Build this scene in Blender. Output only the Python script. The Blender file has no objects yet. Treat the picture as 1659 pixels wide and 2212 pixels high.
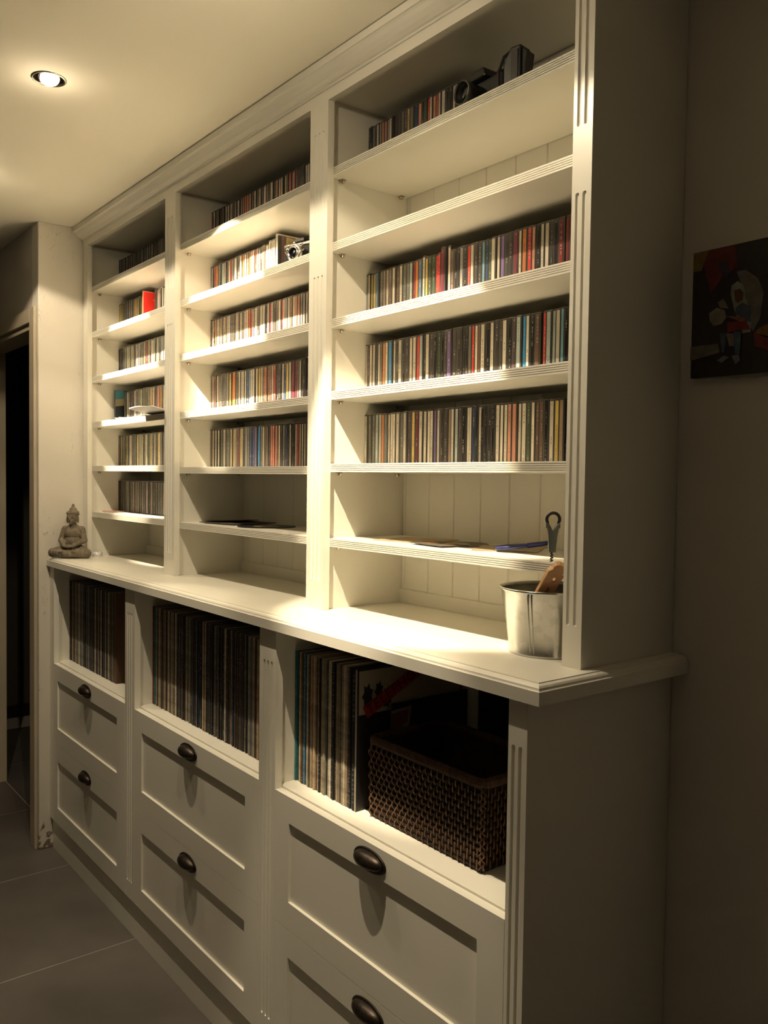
import bpy, bmesh, math, random
from mathutils import Vector, Matrix, Euler
random.seed(7)
D = bpy.data; S = bpy.context.scene; COL = S.collection
PI = math.pi
R_ = math.radians

# ------------------------------------------------------------------ camera
FPX = 1844.79
YAW, PITCH, ROLL = R_(51.9217), R_(-2.1796), R_(0.7826)
CAMP = Vector((3.48341, -1.17633, 1.49939))
cd = D.cameras.new('camera'); cam = D.objects.new('camera', cd); COL.objects.link(cam)
fw = Vector((-math.sin(YAW)*math.cos(PITCH), math.cos(YAW)*math.cos(PITCH), math.sin(PITCH)))
rt = Vector((math.cos(YAW), math.sin(YAW), 0)); up = rt.cross(fw)
r2 = rt*math.cos(ROLL)+up*math.sin(ROLL); u2 = up*math.cos(ROLL)-rt*math.sin(ROLL)
mm = Matrix((r2, u2, -fw)).transposed().to_4x4(); mm.translation = CAMP
cam.matrix_world = mm
cd.sensor_fit = 'VERTICAL'; cd.sensor_height = 24.0; cd.lens = FPX/2212*24.0
cd.clip_start = .02; cd.clip_end = 50
S.camera = cam

# ------------------------------------------------------------------ world, exposure
S.view_settings.view_transform = 'Standard'; S.view_settings.look = 'None'
S.view_settings.gamma = 1.0; S.view_settings.use_curve_mapping = False
S.view_settings.exposure = 0.2
w = D.worlds.new('world'); S.world = w; w.use_nodes = True
w.node_tree.nodes['Background'].inputs[0].default_value = (.9, .8, .65, 1)
w.node_tree.nodes['Background'].inputs[1].default_value = 0.01

# ------------------------------------------------------------------ lamps (three eyeball spots in a row, with added fill points)
LAMPY = -.509; ZC = 2.4856
LAMPS = [(.40, (.43, .0, 1.90)), (1.2537, (1.18, .0, 2.01)), (2.11, (2.02, .0, 1.66))]
WARM = (1.0, .825, .575)
CORE_W = [250, 330, 138]; SPILL_W = [16, 18.5, 18]; CORE_A = [39, 40, 40]; DOWN_W = [12, 26, 60]; FILL_W = [.28, .28, 2.6]
def spot(name, loc, aim, watt, size, blend, rad=.007):
    l = D.lights.new(name, 'SPOT'); l.energy = watt; l.color = WARM; l.spot_size = R_(size); l.spot_blend = blend
    l.shadow_soft_size = rad
    o = D.objects.new(name, l); COL.objects.link(o); o.location = loc
    d = Vector(aim)-Vector(loc); o.rotation_euler = d.to_track_quat('-Z', 'Y').to_euler()
    return o
for i, (lx, aim) in enumerate(LAMPS):
    p = (lx, LAMPY, ZC-.026)
    spot('spot_core_light', p, aim, CORE_W[i], CORE_A[i], .30)
    spot('spot_spill_light', p, (lx, LAMPY+.001, ZC-.9), SPILL_W[i], 137, .12)
    spot('spot_down_light', p, (lx, -.24, 0), DOWN_W[i], 34, .5)
    l = D.lights.new('spot_fill_light', 'POINT'); l.energy = FILL_W[i]; l.color = WARM; l.shadow_soft_size = .02  # added fill point floating below each fitting, brightens crown and ceiling
    o = D.objects.new('spot_fill_light', l); COL.objects.link(o); o.location = (lx, LAMPY, ZC-.075)
# a weak lamp far off in the right-hand room, throwing the worktop's dim shadow on the cabinet side
pl = D.lights.new('far_room_light', 'POINT'); pl.energy = .36; pl.color = (1, .90, .85); pl.shadow_soft_size = .03
po = D.objects.new('far_room_light', pl); COL.objects.link(po); po.location = (5.0, -2.2, 2.1)

# ------------------------------------------------------------------ material helpers
def nt(m):
    m.use_nodes = True; return m.node_tree, m.node_tree.nodes['Principled BSDF']
def mat(name, col, rough=.5, metal=0, noise=0, nscale=8, bump=0, bscale=40, spec=.5):
    m = D.materials.new(name); t, b = nt(m)
    b.inputs['Base Color'].default_value = (*col, 1); b.inputs['Roughness'].default_value = rough
    b.inputs['Metallic'].default_value = metal; b.inputs['Specular IOR Level'].default_value = spec
    tc = t.nodes.new('ShaderNodeTexCoord')
    if noise:
        n = t.nodes.new('ShaderNodeTexNoise'); n.inputs['Scale'].default_value = nscale; n.inputs['Detail'].default_value = 6
        t.links.new(tc.outputs['Object'], n.inputs['Vector'])
        r = t.nodes.new('ShaderNodeValToRGB')
        r.color_ramp.elements[0].position = .3; r.color_ramp.elements[1].position = .7
        r.color_ramp.elements[0].color = (*[c*(1-noise) for c in col], 1)
        r.color_ramp.elements[1].color = (*[min(1, c*(1+noise)) for c in col], 1)
        t.links.new(n.outputs['Fac'], r.inputs['Fac']); t.links.new(r.outputs['Color'], b.inputs['Base Color'])
    if bump:
        n2 = t.nodes.new('ShaderNodeTexNoise'); n2.inputs['Scale'].default_value = bscale; n2.inputs['Detail'].default_value = 5
        t.links.new(tc.outputs['Object'], n2.inputs['Vector'])
        bp = t.nodes.new('ShaderNodeBump'); bp.inputs['Strength'].default_value = bump; bp.inputs['Distance'].default_value = .002
        t.links.new(n2.outputs['Fac'], bp.inputs['Height']); t.links.new(bp.outputs['Normal'], b.inputs['Normal'])
    return m
def emis(name, col, s):
    m = D.materials.new(name); t, b = nt(m)
    b.inputs['Base Color'].default_value = (*col, 1); b.inputs['Emission Color'].default_value = (*col, 1)
    b.inputs['Emission Strength'].default_value = s; return m

PAINT = mat('white_paint', (.86, .83, .73), .34, noise=.015, nscale=5, bump=.05, bscale=90)
CEIL = mat('ceiling_paint', (.90, .86, .73), .85, bump=.04, bscale=150)
DKWALL = mat('wall_paint', (.80, .75, .68), .8, noise=.03, nscale=2, bump=.08, bscale=120)
TILE = mat('floor_tile', (.112, .100, .088), .50, noise=.26, nscale=3.0, bump=.06, bscale=60)
GROUT = mat('grout', (.55, .50, .44), .9)
BLACK = mat('black_plastic', (.012, .012, .012), .35)
BLACKL = mat('black_leather', (.018, .017, .016), .6, bump=.5, bscale=900)
CHROME = mat('chrome', (.75, .72, .66), .22, 1)
BRONZE = mat('dark_bronze', (.045, .034, .026), .38, .75, noise=.35, nscale=70, bump=.15, bscale=300)
STEEL = mat('pin_metal', (.55, .48, .40), .25, 1)
STONE = mat('carved_stone', (.20, .165, .115), .9, noise=.28, nscale=45, bump=.9, bscale=260)
PAPER = mat('white_paper', (.80, .79, .76), .6)
GREYU = mat('grey_print', (.25, .23, .21), .5)
CARD = mat('dark_card', (.09, .075, .06), .6, noise=.2, nscale=20)
TANCARD = mat('tan_card', (.42, .33, .20), .6, noise=.2, nscale=15)
WICKER = mat('brown_wicker', (.085, .043, .020), .55, noise=.45, nscale=60)
WICKL = mat('light_wicker', (.17, .085, .040), .45, noise=.5, nscale=90)
WICKERD = mat('dark_wicker', (.035, .019, .010), .7, noise=.4, nscale=60)
WOOD = mat('beech_wood', (.55, .30, .14), .45, noise=.12, nscale=30)
GREENG = mat('grey_green_plastic', (.10, .115, .105), .4)
BLUEP = mat('blue_plastic', (.012, .018, .11), .35)
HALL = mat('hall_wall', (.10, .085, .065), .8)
FRAMEP = mat('door_frame_paint', (.50, .43, .32), .5, noise=.05, nscale=6)
FRAMEG = mat('plaster_grey', (.50, .47, .42), .8, noise=.06, nscale=8, bump=.2, bscale=40)

def plaster():
    m = mat('old_plaster', (.70, .66, .58), .8)
    t = m.node_tree; b = t.nodes['Principled BSDF']; N = t.nodes; L = t.links
    tc = N.new('ShaderNodeTexCoord')
    n = N.new('ShaderNodeTexNoise'); n.inputs['Scale'].default_value = 9; n.inputs['Detail'].default_value = 8
    v = N.new('ShaderNodeTexVoronoi'); v.inputs['Scale'].default_value = 26; v.feature = 'DISTANCE_TO_EDGE'
    mp = N.new('ShaderNodeMapping'); mp.inputs['Scale'].default_value = (1, 1, .6)
    L.new(tc.outputs['Object'], mp.inputs['Vector']); L.new(mp.outputs['Vector'], v.inputs['Vector']); L.new(mp.outputs['Vector'], n.inputs['Vector'])
    a = N.new('ShaderNodeMath'); a.operation = 'MULTIPLY'; L.new(n.outputs['Fac'], a.inputs[0]); a.inputs[1].default_value = 1.4
    bp = N.new('ShaderNodeBump'); bp.inputs['Strength'].default_value = .8; bp.inputs['Distance'].default_value = .004
    nf = N.new('ShaderNodeTexNoise'); nf.inputs['Scale'].default_value = 55; nf.inputs['Detail'].default_value = 3; nf.inputs['Distortion'].default_value = 1.2
    L.new(mp.outputs['Vector'], nf.inputs['Vector'])
    fr = N.new('ShaderNodeValToRGB'); fr.color_ramp.elements[0].position = .62; fr.color_ramp.elements[1].position = .66
    L.new(nf.outputs['Fac'], fr.inputs['Fac'])
    ng = N.new('ShaderNodeTexNoise'); ng.inputs['Scale'].default_value = 5; L.new(tc.outputs['Object'], ng.inputs['Vector'])
    gr = N.new('ShaderNodeValToRGB'); gr.color_ramp.elements[0].position = .5; gr.color_ramp.elements[1].position = .62; L.new(ng.outputs['Fac'], gr.inputs['Fac'])
    fm = N.new('ShaderNodeMath'); fm.operation = 'MULTIPLY'; L.new(fr.outputs['Color'], fm.inputs[0]); L.new(gr.outputs['Color'], fm.inputs[1])
    ad2 = N.new('ShaderNodeMath'); ad2.operation = 'MULTIPLY_ADD'; L.new(fm.outputs[0], ad2.inputs[0]); ad2.inputs[1].default_value = .5; L.new(a.outputs[0], ad2.inputs[2])
    L.new(ad2.outputs[0], bp.inputs['Height']); L.new(bp.outputs['Normal'], b.inputs['Normal'])
    # crumbled dark patches close to the floor
    sx = N.new('ShaderNodeSeparateXYZ'); L.new(tc.outputs['Object'], sx.inputs[0])
    mr = N.new('ShaderNodeMapRange'); mr.inputs['From Min'].default_value = .30; mr.inputs['From Max'].default_value = .0
    mr.inputs['To Min'].default_value = 0; mr.inputs['To Max'].default_value = .55
    L.new(sx.outputs['Z'], mr.inputs['Value'])
    n3 = N.new('ShaderNodeTexNoise'); n3.inputs['Scale'].default_value = 34; n3.inputs['Detail'].default_value = 7
    L.new(tc.outputs['Object'], n3.inputs['Vector'])
    ad = N.new('ShaderNodeMath'); ad.operation = 'ADD'; L.new(mr.outputs[0], ad.inputs[0]); L.new(n3.outputs['Fac'], ad.inputs[1])
    rp = N.new('ShaderNodeValToRGB'); rp.color_ramp.elements[0].position = .93; rp.color_ramp.elements[1].position = 1.08
    rp.color_ramp.elements[0].color = (.70, .66, .58, 1); rp.color_ramp.elements[1].color = (.20, .16, .11, 1)
    L.new(ad.outputs[0], rp.inputs['Fac']); L.new(rp.outputs['Color'], b.inputs['Base Color'])
    return m
PLASTER = plaster()

def spine_mat(name, use_attr=False, worn=False, sc=1.0, rough=.35):
    """printed spine: colour of the object (or of its attribute), with a broken line of small lettering along it"""
    m = D.materials.new(name); t, b = nt(m); N = t.nodes; L = t.links
    b.inputs['Roughness'].default_value = rough
    if use_attr:
        c = N.new('ShaderNodeAttribute'); c.attribute_name = 'col'; colo = c.outputs['Color']; rnd = c.outputs['Fac']
    else:
        c = N.new('ShaderNodeObjectInfo'); colo = c.outputs['Color']; rnd = c.outputs['Random']
    tc = N.new('ShaderNodeTexCoord'); sp = N.new('ShaderNodeSeparateXYZ'); L.new(tc.outputs['Object'], sp.inputs[0])
    def M(op, a, bb=None, cl=False):
        n = N.new('ShaderNodeMath'); n.operation = op; n.use_clamp = cl
        for i, q in enumerate((a, bb)):
            if q is None: continue
            if isinstance(q, (int, float)): n.inputs[i].default_value = q
            else: L.new(q, n.inputs[i])
        return n.outputs[0]
    cm = N.new('ShaderNodeCombineXYZ')
    L.new(M('MULTIPLY', sp.outputs['Z'], 1/sc), cm.inputs[2]); L.new(M('MULTIPLY', rnd, 37.3), cm.inputs[0])
    n1 = N.new('ShaderNodeTexNoise'); n1.inputs['Scale'].default_value = 420; n1.inputs['Detail'].default_value = 1
    L.new(cm.outputs[0], n1.inputs['Vector'])
    n2 = N.new('ShaderNodeTexNoise'); n2.inputs['Scale'].default_value = 26; n2.inputs['Detail'].default_value = 0
    L.new(cm.outputs[0], n2.inputs['Vector'])
    letters = M('GREATER_THAN', n1.outputs['Fac'], .52); words = M('GREATER_THAN', n2.outputs['Fac'], .53)
    mask = M('MULTIPLY', letters, words)
    if not use_attr:
        inx = M('LESS_THAN', M('ABSOLUTE', sp.outputs['X']), .0011*sc); mask = M('MULTIPLY', mask, inx)
    lum = N.new('ShaderNodeRGBToBW'); L.new(colo, lum.inputs[0])
    inv = M('GREATER_THAN', lum.outputs[0], .22)
    tcol = N.new('ShaderNodeMix'); tcol.data_type = 'RGBA'
    L.new(inv, tcol.inputs[0]); tcol.inputs[6].default_value = (.55, .52, .45, 1); tcol.inputs[7].default_value = (.05, .04, .035, 1)
    mx = N.new('ShaderNodeMix'); mx.data_type = 'RGBA'
    L.new(M('MULTIPLY', mask, .22 if use_attr else (.6 if not worn else .2)), mx.inputs[0]); L.new(colo, mx.inputs[6]); L.new(tcol.outputs[2], mx.inputs[7])
    out = mx.outputs[2]
    # tonal variation down the spine
    n4 = N.new('ShaderNodeTexNoise'); n4.inputs['Scale'].default_value = 14 if not worn else 40; n4.inputs['Detail'].default_value = 5 if worn else 2
    L.new(cm.outputs[0] if not worn else tc.outputs['Object'], n4.inputs['Vector'])
    mr = N.new('ShaderNodeMapRange'); L.new(n4.outputs['Fac'], mr.inputs[0])
    mr.inputs[1].default_value = .3; mr.inputs[2].default_value = .7
    mr.inputs[3].default_value = .72 if not worn else .60; mr.inputs[4].default_value = 1.12 if not worn else 1.30
    m2 = N.new('ShaderNodeMix'); m2.data_type = 'RGBA'; m2.blend_type = 'MULTIPLY'; m2.inputs[0].default_value = 1
    L.new(out, m2.inputs[6]); cc = N.new('ShaderNodeCombineColor')
    for k in range(3): L.new(mr.outputs[0], cc.inputs[k])
    L.new(cc.outputs[0], m2.inputs[7]); L.new(m2.outputs[2], b.inputs['Base Color'])
    return m
SPINE = spine_mat('spine_print'); SLEEVE = spine_mat('record_sleeve_print', worn=True, sc=2.2, rough=.7)
STUFFM = spine_mat('spine_print_row', use_attr=True)
CASE = mat('jewel_case_plastic', (.055, .050, .045), .22)
CASEC = mat('clear_case_edge', (.20, .185, .16), .2)

# ------------------------------------------------------------------ mesh helpers
def new_obj(name, bm, m, parent=None, smooth=False, loc=None):
    me = D.meshes.new(name); bm.normal_update(); bm.to_mesh(me); bm.free()
    if m is not None:
        for q in (m if isinstance(m, (list, tuple)) else [m]): me.materials.append(q)
    if smooth:
        for p in me.polygons: p.use_smooth = True
    o = D.objects.new(name, me); COL.objects.link(o)
    if parent is not None: o.parent = parent
    if loc is not None: o.location = loc
    return o
def empty(name, loc=(0, 0, 0), rz=0):
    o = D.objects.new(name, None); COL.objects.link(o); o.location = loc; o.rotation_euler = (0, 0, rz)
    o.empty_display_size = .02; return o
def tag(o, label=None, cat=None, group=None, kind=None):
    if label: o['label'] = label
    if cat: o['category'] = cat
    if group: o['group'] = group
    if kind: o['kind'] = kind
    return o
def box(bm, x0, x1, y0, y1, z0, z1, mi=0):
    vs = [bm.verts.new((x, y, z)) for x in (x0, x1) for y in (y0, y1) for z in (z0, z1)]
    fs = [(0, 1, 3, 2), (4, 6, 7, 5), (0, 4, 5, 1), (2, 3, 7, 6), (0, 2, 6, 4), (1, 5, 7, 3)]
    out = []
    for f in fs:
        q = bm.faces.new([vs[i] for i in f]); q.material_index = mi; out.append(q)
    return vs
def boxo(name, x0, x1, y0, y1, z0, z1, m, parent=None, bev=0):
    bm = bmesh.new(); box(bm, x0, x1, y0, y1, z0, z1)
    if bev: bmesh.ops.bevel(bm, geom=bm.edges[:], offset=bev, segments=1, affect='EDGES')
    return new_obj(name, bm, m, parent)
def prism(bm, pts, a0, a1, axis='x', mi=0):
    """extrude a closed outline; axis x: pts are (y,z); axis y: (x,z); axis z: (x,y)"""
    def P(p, a):
        return {'x': (a, p[0], p[1]), 'y': (p[0], a, p[1]), 'z': (p[0], p[1], a)}[axis]
    A = [bm.verts.new(P(p, a0)) for p in pts]; B = [bm.verts.new(P(p, a1)) for p in pts]
    n = len(pts)
    f = [bm.faces.new(A), bm.faces.new(B[::-1])]
    for i in range(n): f.append(bm.faces.new((A[i], B[i], B[(i+1) % n], A[(i+1) % n])))
    for q in f: q.material_index = mi
    return f
def fixn(bm): bmesh.ops.recalc_face_normals(bm, faces=bm.faces[:])
def lathe(bm, prof, c=(0, 0, 0), seg=32, mi=0, close=False, axis='z'):
    rings = []
    for r, z in prof:
        ring = []
        for k in range(seg):
            a = 2*PI*k/seg
            if axis == 'z': p = (c[0]+r*math.cos(a), c[1]+r*math.sin(a), c[2]+z)
            elif axis == 'y': p = (c[0]+r*math.cos(a), c[1]+z, c[2]+r*math.sin(a))
            ring.append(bm.verts.new(p))
        rings.append(ring)
    for i in range(len(rings)-1):
        for k in range(seg):
            f = bm.faces.new((rings[i][k], rings[i][(k+1) % seg], rings[i+1][(k+1) % seg], rings[i+1][k])); f.material_index = mi
    if close:
        bm.faces.new(rings[0]); bm.faces.new(rings[-1][::-1])
    return rings
def tube(bm, pts, r, seg=8, mi=0, cap=True):
    pts = [Vector(p) for p in pts]; rings = []
    rr = r if isinstance(r, (list, tuple)) else [r]*len(pts)
    ref = Vector((0, 0, 1))
    d0 = (pts[1]-pts[0]).normalized()
    if abs(d0.dot(ref)) > .9: ref = Vector((1, 0, 0))
    n = d0.cross(ref).normalized()
    for i, p in enumerate(pts):
        d = (pts[min(i+1, len(pts)-1)]-pts[max(i-1, 0)]).normalized()
        n = (n-d*n.dot(d)).normalized(); b = d.cross(n)
        rings.append([bm.verts.new(p+n*math.cos(2*PI*k/seg)*rr[i]+b*math.sin(2*PI*k/seg)*rr[i]) for k in range(seg)])
    for i in range(len(rings)-1):
        for k in range(seg):
            f = bm.faces.new((rings[i][k], rings[i][(k+1) % seg], rings[i+1][(k+1) % seg], rings[i+1][k])); f.material_index = mi
    if cap:
        f = bm.faces.new(rings[0][::-1]); f.material_index = mi; f = bm.faces.new(rings[-1]); f.material_index = mi
def ell(bm, c, r, rot=None, u=12, v=8):
    M_ = Matrix.Translation(c) @ ((Euler(rot).to_matrix().to_4x4()) if rot else Matrix()) @ Matrix.Diagonal((*r, 1))
    bmesh.ops.create_uvsphere(bm, u_segments=u, v_segments=v, radius=1, matrix=M_)
def bevel_mod(o, w_=.001, seg=2):
    b = o.modifiers.new('bevel', 'BEVEL'); b.width = w_; b.segments = seg; b.limit_method = 'ANGLE'; b.angle_limit = R_(40)

# ------------------------------------------------------------------ the room
YB = .275; YD = -.175
ROOM = dict(x0=-2.15, x1=5.4, y0=-3.2)
def st(o): o['kind'] = 'structure'; return o
# floor: bed plus single tiles, joints recessed
fl = st(boxo('floor', ROOM['x0']-.1, ROOM['x1']+.1, ROOM['y0']-.1, 2.2, -.08, -.0008, GROUT))
tw = .66; g = .0017
for i in range(-3, 8):
    for j in range(-4, 4):
        x0 = .198+tw*i; y0 = -.075+tw*j
        x1 = min(x0+tw, ROOM['x1']); xx0 = max(x0, ROOM['x0']); y1 = min(y0+tw, 2.15); yy0 = max(y0, ROOM['y0'])
        if x1-xx0 < .05 or y1-yy0 < .05: continue
        if y0 > YB and x0 > .3: continue
        o = boxo('tile', xx0+g, x1-g, yy0+g, y1-g, -.0009, 0, TILE, fl)
# ceiling with three round cut-outs
bm = bmesh.new()
def loop(pts):
    vs = [bm.verts.new(p) for p in pts]
    return [bm.edges.new((vs[i], vs[(i+1) % len(vs)])) for i in range(len(vs))], vs
eds = loop([(ROOM['x0']-.1, ROOM['y0']-.1, ZC), (ROOM['x1']+.1, ROOM['y0']-.1, ZC), (ROOM['x1']+.1, 2.2, ZC), (ROOM['x0']-.1, 2.2, ZC)])[0]
HR = .036
for lx, _ in LAMPS:
    eds += loop([(lx+HR*math.cos(2*PI*k/32), LAMPY+HR*math.sin(2*PI*k/32), ZC) for k in range(32)])[0]
bmesh.ops.triangle_fill(bm, use_beauty=True, use_dissolve=False, edges=eds)
ceil_o = st(new_obj('ceiling', bm, CEIL))
sm = ceil_o.modifiers.new('thick', 'SOLIDIFY'); sm.thickness = .02; sm.offset = 1
bpy.context.view_layer.update()
if ceil_o.data.polygons[0].normal.z < 0: sm.offset = -1
# walls
st(boxo('wall_back', .0, ROOM['x1'], YB, YB+.12, 0, ZC, DKWALL))
wl = st(boxo('wall_left', -.078, 0, YD, 2.1, 0, ZC, PLASTER))
bevel_mod(wl, .003, 2)
st(boxo('wall_door_side', ROOM['x0'], -.91, YD, YD+.10, 0, ZC, FRAMEG))
st(boxo('wall_over_door', -.91, -.078, YD, YD+.10, 2.1025, ZC, FRAMEG))
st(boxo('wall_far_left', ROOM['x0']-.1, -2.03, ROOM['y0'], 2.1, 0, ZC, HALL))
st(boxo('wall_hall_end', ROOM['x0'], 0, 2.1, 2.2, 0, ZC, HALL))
FARW = mat('far_wall_paint', (.16, .15, .14), .8)
st(boxo('wall_right', ROOM['x1'], ROOM['x1']+.1, ROOM['y0'], YB+.1, 0, ZC, FARW))
st(boxo('wall_front', ROOM['x0'], ROOM['x1'], ROOM['y0']-.1, ROOM['y0'], 0, ZC, FARW))
st(boxo('baseboard_hall', -2.03, -2.018, YD+.1, 2.1, 0, .075, BLACK))
# door frame
d1 = st(empty('door_1', (-.5, YD, 0)))
def dpart(name, x0, x1, y0, y1, z0, z1, m):
    o = boxo(name, x0+.5, x1+.5, y0-YD, y1-YD, z0, z1, m, d1, bev=.0015); return o
dpart('architrave', -.0775, -.0165, YD-.013, YD-.0005, 0, 2.158, FRAMEP)
dpart('architrave', -.972, -.9105, YD-.013, YD-.0005, 0, 2.158, FRAMEP)
dpart('architrave_head', -.9103, -.0777, YD-.013, YD-.0005, 2.1025, 2.158, FRAMEP)
jl = dpart('jamb', -.91, -.885, YD-.002, YD+.104, 0, 2.1, FRAMEP)
dpart('jamb', -.103, -.079, YD-.002, YD+.104, 0, 2.1, FRAMEP)
dpart('jamb_head', -.885, -.103, YD-.002, YD+.104, 2.078, 2.102, FRAMEP)
sp_ = dpart('strike_plate', -.8852, -.8838, YD+.050, YD+.075, 1.17, 1.34, BRONZE)

# ------------------------------------------------------------------ wall cabinet (three open bays)
YT = .0184; TH = .0206; ZW = 1.1743
SX = [(0.0, .0507), (.7939, .8738), (1.6653, 1.7424), (2.4979, 2.54)]
REC = .016; ZH = 2.4127
FR = .0042
def stile(name, x0, x1, z0, z1, ya, thick, fl_, parent):
    """front board with rounded flutes cut into its face; fl_ = [(xc, za, zb)]"""
    xs = {x0, x1}; zs = {z0, z1}
    for xc, za, zb in fl_:
        for k in range(-4, 5): xs.add(xc+FR*math.sin(k/4*PI/2))
        for k in range(0, 5):
            zs.add(za+FR-FR*math.cos(k/4*PI/2)); zs.add(zb-FR+FR*math.cos(k/4*PI/2))
    xs = sorted(xs); zs = sorted(zs)
    def clean(a):
        o = [a[0]]
        for q in a[1:]:
            if q-o[-1] > 1e-5: o.append(q)
        return o
    xs = clean(xs); zs = clean(zs)
    bm = bmesh.new(); G = []
    for z in zs:
        row = []
        for x in xs:
            dep = 0
            for xc, za, zb in fl_:
                zz = min(max(z, za+FR), zb-FR); d = math.hypot(x-xc, z-zz)
                if d < FR: dep = max(dep, .85*math.sqrt(FR*FR-d*d))
            row.append(bm.verts.new((x, ya+dep, z)))
        G.append(row)
    for i in range(len(zs)-1):
        for j in range(len(xs)-1): bm.faces.new((G[i][j], G[i][j+1], G[i+1][j+1], G[i+1][j]))
    yb = ya+thick
    c = [bm.verts.new(p) for p in ((x0, yb, z0), (x1, yb, z0), (x1, yb, z1), (x0, yb, z1))]
    bm.faces.new(c[::-1])
    bm.faces.new([G[i][0] for i in range(len(zs))]+[c[3], c[0]])
    bm.faces.new([G[i][-1] for i in range(len(zs)-1, -1, -1)]+[c[1], c[2]])
    bm.faces.new([G[0][j] for j in range(len(xs)-1, -1, -1)]+[c[0], c[1]])
    bm.faces.new([G[-1][j] for j in range(len(xs))]+[c[2], c[3]])
    fixn(bm)
    return new_obj(name, bm, PAINT, parent)
hutch = tag(empty('wall_cabinet', (0, 0, ZW)), 'white fluted bookcase of three open bays standing on the white worktop', 'bookcase')
HP = hutch
def hb(name, x0, x1, y0, y1, z0, z1, m=PAINT, bev=0, parent=None):
    o = boxo(name, x0, x1, y0, y1, z0, z1, m, bev=bev); o.parent = parent or HP
    if parent is None or parent == HP: o.location = (0, 0, -ZW)
    return o
def reh(o):
    o.location = (0, 0, -ZW); return o
UPF = ((1.2475, 1.9975), (2.110, 2.345))
def fl3(xc): return [(xc+d, a, b) for d in (-.0170, 0, .0170) for a, b in UPF]
reh(stile('stile', 0.0015, .0507, ZW+.0004, 2.4385, 0, YT, [], HP))
reh(stile('stile', *SX[1], ZW+.0004, ZH, 0, YT, fl3(.8335), HP))
reh(stile('stile', *SX[2], ZW+.0004, ZH, 0, YT, fl3(1.7055), HP))
reh(stile('stile', *SX[3], ZW+.0004, 2.4385, 0, YT, [(x, a, b) for x in (2.5098, 2.5252) for a, b in UPF], HP))
# header rail and crown
hb('header_rail', .0507, 2.4979, 0, YT, ZH, 2.4385)
CR = [(0.018, 2.4385), (-.003, 2.4385), (-.0045, 2.4405), (-.0045, 2.4425), (-.010, 2.4440), (-.020, 2.4490), (-.029, 2.4565), (-.036, 2.4640), (-.040, 2.4665), (-.0435, 2.4668), (-.0435, 2.4838), (.018, 2.4838)]
bm = bmesh.new(); prism(bm, CR, .0015, 2.54); fixn(bm); reh(new_obj('crown_moulding', bm, PAINT, HP))
# uprights
PB = .262
hb('side_panel', .012, .0507-REC, YT, PB+.0105, ZW+.0004, ZH+.01)
hb('divider', SX[1][0]+REC, SX[1][1]-REC, YT, PB+.0105, ZW+.0004, ZH+.01)
hb('divider', SX[2][0]+REC, SX[2][1]-REC, YT, PB+.0105, ZW+.0004, ZH+.01)
hb('side_panel', 2.5139, 2.54, YT, YB-.002, ZW+.0004, 2.4838)
hb('top_panel', .012, 2.5139, YT, PB, ZH+.0102, ZH+.026)
BAYS = [(.0507-REC, SX[1][0]+REC), (SX[1][1]-REC, SX[2][0]+REC), (SX[2][1]-REC, 2.5139)]
# tongue and groove back boards, each one a board with a bevelled joint
j0 = [.9943-.0935*10, 1.0878-.0935*3, 1.7395]
for bi, (xa, xb) in enumerate(BAYS):
    js = [xa]; k = 0
    x = j0[bi]
    while x < xa+.008: x += .0935
    while x < xb-.008: js.append(x); x += .0935
    js.append(xb)
    for k in range(len(js)-1):
        a, b = js[k]+.0003, js[k+1]-.0003; c = .0022
        bm = bmesh.new()
        prism(bm, [(a, PB+.003), (a+c, PB+.0006), (b-c, PB+.0006), (b, PB+.003), (b, PB+.0105), (a, PB+.0105)], ZW+.0004, ZH+.01, 'z'); fixn(bm)
        reh(new_obj('board', bm, PAINT, HP))
    hb('back_strip', xa+.0003, xb-.0003, PB-.008, PB+.0004, ZW+.0004, ZW+.036)
# shelves with ribbed front edge, and their pins
SZ = [[2.2510, 2.0713, 1.8927, 1.7126, 1.5376, 1.3537], [2.2501, 2.0709, 1.8954, 1.7096, 1.5309, 1.3515], [2.2568, 2.0756, 1.8908, 1.7141, 1.5367, 1.3522]]
def shelf_prof():
    p = [(PB-.001, 0)]; n = 4; pitch = TH/(n+1); gw = .0016; gd = .0019
    p.append((YT, 0))
    for k in range(1, n+1):
        z = -k*pitch
        p += [(YT, z+gw/2), (YT+gd, z+gw/4), (YT+gd, z-gw/4), (YT, z-gw/2)]
    p += [(YT, -TH), (PB-.001, -TH)]
    return p
def pin(parent, x, y, z, sgn):
    bm = bmesh.new()
    box(bm, 0, .0135*sgn, -.006, .006, -.0022, -.0004)
    lathe(bm, [(.0003, -.0085), (.0045, -.0080), (.0058, -.0050), (.0058, -.0022)], (sgn*.0065, 0, 0), 12)
    fixn(bm); o = new_obj('shelf_pin', bm, STEEL, parent); o.location = (x, y, z); return o
for bi, (xa, xb) in enumerate(BAYS):
    for k, z in enumerate(SZ[bi]):
        bm = bmesh.new(); prism(bm, shelf_prof(), xa+.0006, xb-.0006); fixn(bm)
        s = new_obj('shelf', bm, PAINT, HP); s.location = (0, 0, z-ZW)
        for y in (.052, .238):
            pin(s, xa+.0001, y, -TH, 1); pin(s, xb-.0001, y, -TH, -1)

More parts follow.
